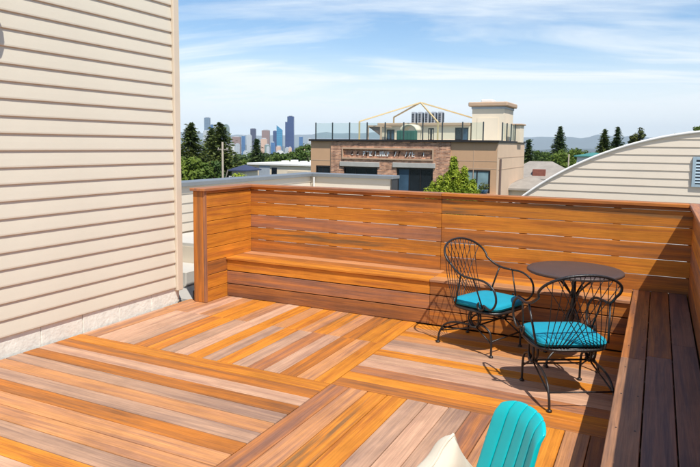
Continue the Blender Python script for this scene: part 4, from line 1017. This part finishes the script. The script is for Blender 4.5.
# white flat-roofed building
q0, q1 = onY(249, 165, 62).x, onY(313, 165, 62).x; fz = onY(280, 163.5, 62).z
fb = T(empty('flat_building', ((q0+q1)/2, 66, GZ)), 'white flat-roofed low building beyond the grey parapet cap', 'building')
fw = q1-q0
MB().box(-fw/2, fw/2, -4, 4, -.5, fz-GZ-.25).build('wall', M['beige'], fb)
MB().cbox(-fw/2-.2, fw/2+.2, -4.2, 4.2, fz-GZ-.249, fz-GZ, .03).build('roof_edge', M['white'], fb)
for (x0, x1, z0, z1, mt, nm) in ((.03,.12,-1.5,-.5,'glass_dark','window'),(.17,.34,-2.6,-.3,'hvac','wall_panel'),(.37,.45,-1.4,-.5,'glass_dark','window'),(.62,.92,-2.4,-.8,'trim','garage_door')):
    MB().cbox(-fw/2+fw*x0, -fw/2+fw*x1, -4.06, -4.001, fz-GZ+z0, fz-GZ+z1, .01).build(nm, M[mt], fb)
for i in range(4): MB().cbox(-fw/2+fw*(.3+.15*i), -fw/2+fw*(.3+.15*i)+.5, -1, 0, fz-GZ+.001, fz-GZ+.25+.1*(i % 2), .02).build('roof_vent', M['white'], fb)
def pole(label, px, top, D, arm=True, r=.085, name='utility_pole'):
    p = atD(px, top, D); gz = terrain_z(p.x, p.y); t = T(empty(name, (p.x, p.y, gz)), label, 'pole'); h = p.z-gz
    MB().tube([(0,0,-.3),(0,0,h)], [r*1.3, r], 8).build('shaft', M['pole'], t, True)
    if arm:
        MB().box(-.5, .5, -.05, .05, h-.7, h-.6).build('crossarm', M['pole'], t)
        for x in (-.45, .45): MB().lathe([(.04,0),(.05,.06),(.02,.12)], (x, 0, h-.6), 8).build('insulator', M['concrete'], t)
        MB().tube([(.0,0,h*.62),(.55,0,h*.78)], .05, 6).build('lamp_arm', M['pole'], t)
        MB().lathe([(.2,0.0),(.22,.1),(.22,.6),(.2,.7)], (-.34, 0, h*.52), 10).build('transformer', M['concrete'], t)
    return t
pole('weathered utility pole in front of the ragged firs', 222.5, 142, 54)
pole('slim pale light pole below the pointed fir', 569, 154, 70, False, .07, 'light_pole')

# ================================================================== DOWNTOWN SKYLINE (4 km away)
TM = {
 'greyglass': facade('tower_grey_glass', lin(120,140,158), lin(70,96,124), 6, 8, .18),
 'navy': facade('tower_navy_glass', lin(30,66,124), lin(14,44,100), 7, 9, .12, .2),
 'navy2': facade('tower_dark_purple', lin(62,62,92), lin(40,44,76), 6, 9, .16),
 'teal': facade('tower_teal_glass', lin(60,150,184), lin(24,112,160), 8, 12, .12, .15),
 'brown': facade('tower_brown', lin(150,120,110), lin(84,74,84), 7, 9, .3),
 'pink': facade('tower_pink_stone', lin(214,176,150), lin(150,124,120), 7, 9, .35),
 'palegrey': facade('tower_pale_grey', lin(186,190,192), lin(124,138,150), 6, 8, .3),
 'green': facade('tower_green_grey', lin(130,146,140), lin(84,108,112), 6, 8, .22),
 'blue': facade('tower_blue_glass', lin(70,120,168), lin(36,84,140), 6, 8, .15),
 'white': facade('tower_white', lin(214,212,204), lin(140,146,152), 7, 9, .35),
}
def tower(name, label, px0, px1, top, mt, D=4000, crown='flat', group=None, dep=None, cat='tower', rz=0.0):
    p = atD((px0+px1)/2, top, D); wdt = (px1-px0)*D/FPX*.93; dep = dep or wdt*.75; gz = terrain_z(p.x, p.y)-3; h = p.z-gz
    t = T(empty(name, (p.x, p.y, gz), -YAW+rz), label, cat, group); b = MB()
    if crown == 'flat':
        MB().box(-wdt/2, wdt/2, -dep/2, dep/2, 0, h-5).build('shaft', TM[mt], t); MB().box(-wdt*.3, wdt*.3, -dep*.3, dep*.3, h-4.99, h).build('roof_plant', TM['palegrey'], t)
    elif crown == 'slant':
        MB().add([(-wdt/2,-dep/2,0),(wdt/2,-dep/2,0),(wdt/2,dep/2,0),(-wdt/2,dep/2,0),(-wdt/2,-dep/2,h),(wdt/2,-dep/2,h-28),(wdt/2,dep/2,h-28),(-wdt/2,dep/2,h)],[(3,2,1,0),(4,5,6,7),(0,1,5,4),(1,2,6,5),(2,3,7,6),(3,0,4,7)]).build('shaft', TM[mt], t)
    elif crown == 'dome':
        MB().box(-wdt/2, wdt/2, -dep/2, dep/2, 0, h-30).build('shaft', TM[mt], t)
        MB().prism([(wdt/2*math.cos(math.pi*i/12), h-29.9+29*math.sin(math.pi*i/12)) for i in range(13)], -dep/2, dep/2, 1).build('vaulted_crown', TM[mt], t)
    elif crown == 'step':
        MB().box(-wdt/2, wdt*.18, -dep/2, dep/2, 0, h-38).build('shoulder', TM[mt], t); MB().box(-wdt*.26, wdt/2, -dep*.46, dep*.54, 0, h-4).build('shaft', TM[mt], t); MB().box(-wdt*.1, wdt*.3, -dep*.3, dep*.3, h-3.99, h).build('roof_plant', TM['navy2'], t)
    return t
tower('office_tower', 'slim grey glass tower behind the dark fir by the house', 204.3, 210.2, 117, 'greyglass', 4100)
tower('office_tower', 'pale podium block at the foot of the slim grey tower', 203.5, 211, 130, 'palegrey', 4000)
tower('office_tower', 'narrow white-topped tower next to the slim grey tower', 210.6, 213.4, 124, 'blue', 4200)
tower('office_tower', 'green-grey tower with a rounded vaulted top', 223, 229.4, 124, 'green', 4000, 'dome')
tower('office_tower', 'squat brown block right of the vaulted tower', 232.2, 241, 136, 'brown', 3900)
tower('office_tower', 'narrow blue block between brown and grey blocks', 241.6, 245.2, 135.3, 'blue', 4050)
tower('office_tower', 'pale grey slab in front of the dark purple tower', 246.7, 252, 134.5, 'palegrey', 3850)
tower('office_tower', 'dark purple slab tower above the broad conifer', 250.4, 256.1, 128, 'navy2', 4100)
tower('office_tower', 'brown and pink stone tower behind the pink block', 261.8, 270, 129.6, 'brown', 4100)
tower('office_tower', 'lower pale pink stone block before the brown tower', 260.8, 267.4, 138, 'pink', 3800)
tower('office_tower', 'dark blue tower left of the slanted teal tower', 273, 277, 130.2, 'navy', 4150)
tower('office_tower', 'teal glass tower with a slanted top', 276.6, 282.6, 125.4, 'teal', 3900, 'slant')
tower('office_tower', 'tallest dark blue tower of the skyline', 285.2, 294.4, 116, 'navy', 4000, 'step')
tower('office_tower', 'small blue glass tower right of the tallest tower', 299, 303, 136, 'blue', 4100)
tower('office_tower', 'small pale tower at the edge of the town house', 307.5, 311.5, 138, 'palegrey', 4200)
rt = random.Random(44)
for i in range(34):
    px = rt.uniform(196, 312); wd = rt.uniform(3.0, 7.5); top = rt.uniform(141.5, 152); D = rt.uniform(2900, 3700)
    mt_ = rt.choice(['white','palegrey','pink','white','palegrey','blue','green'])
    tower('city_block', {'white':'small white','palegrey':'small pale grey','pink':'small pinkish stone','blue':'small blue glass','green':'small green-grey'}[mt_]+' mid-rise block among the trees below the towers', px, px+wd, top, mt_, D, group='mid-rise blocks below the towers', cat='city block', rz=rt.uniform(-.4,.4))

# ================================================================== COVER NOBODY COULD COUNT
def tree_cover():
    rr_ = random.Random(5); b = MB()
    for i in range(5200):
        r_ = 125*(2900/125)**(rr_.random()**.8); a = math.radians(rr_.uniform(-62, 30)); x, y = r_*math.sin(a), r_*math.cos(a); z = terrain_z(x, y)
        s = rr_.uniform(2.0, 3.8)*(1+r_/3000); hh = rr_.uniform(3.2, 6.5)*(1+r_/3000)
        nl = 22 if r_ < 500 else (12 if r_ < 1200 else 7)
        for _ in range(nl):
            d = Vector((rr_.gauss(0,.5), rr_.gauss(0,.5), rr_.uniform(0,1))); k = s*(.42 if nl > 15 else .62)*rr_.uniform(.7,1.2)
            p = Vector((x+d.x*s*(1.15-d.z*.6), y+d.y*s*(1.15-d.z*.6), z+d.z*hh)); n1_ = Vector((d.x, d.y, .35+d.z*.6)).normalized(); u = n1_.orthogonal().normalized(); u.rotate(Matrix.Rotation(rr_.uniform(0,6.28), 3, n1_)); v = n1_.cross(u)
            b.add([p-u*k, p-v*k*.8, p+u*k, p+v*k*.8], [(0,1,2,3)])
    stuff(b.build('tree_cover', M['cover'], None, False, fix=False), 'dense tree cover rolling away between the houses', 'woodland')
tree_cover()
def suburb():
    rr_ = random.Random(15); b = MB()
    for i in range(2600):
        r_ = rr_.uniform(2300, 7500); a = math.radians(rr_.uniform(-62, 30)); x, y = r_*math.sin(a), r_*math.cos(a); z = terrain_z(x, y); s = rr_.uniform(5, 16); h_ = rr_.uniform(5, 13)
        b.box(x-s, x+s, y-s*.7, y+s*.7, z-2, z+h_)
    stuff(b.build('far_suburb', M['white'], None, False, fix=False), 'far pale scatter of suburb rooftops towards the hills', 'suburb')
suburb()

# ================================================================== HAZE
hz = bpy.data.materials.new('haze_air'); hz.use_nodes = True; hn = hz.node_tree; hn.nodes.clear()
vo = hn.nodes.new('ShaderNodeVolumePrincipled'); vo.inputs['Color'].default_value = (0.78, 0.91, 1.0, 1); vo.inputs['Density'].default_value = 4.2e-5; vo.inputs['Anisotropy'].default_value = -0.3
ho = hn.nodes.new('ShaderNodeOutputMaterial'); hn.links.new(vo.outputs[0], ho.inputs['Volume'])
stuff(MB().box(-27500, 27500, -27500, 27500, -170, 800).build('haze', hz), 'thin bluish haze in the air over the city', 'haze')
print('objects', len(bpy.data.objects))
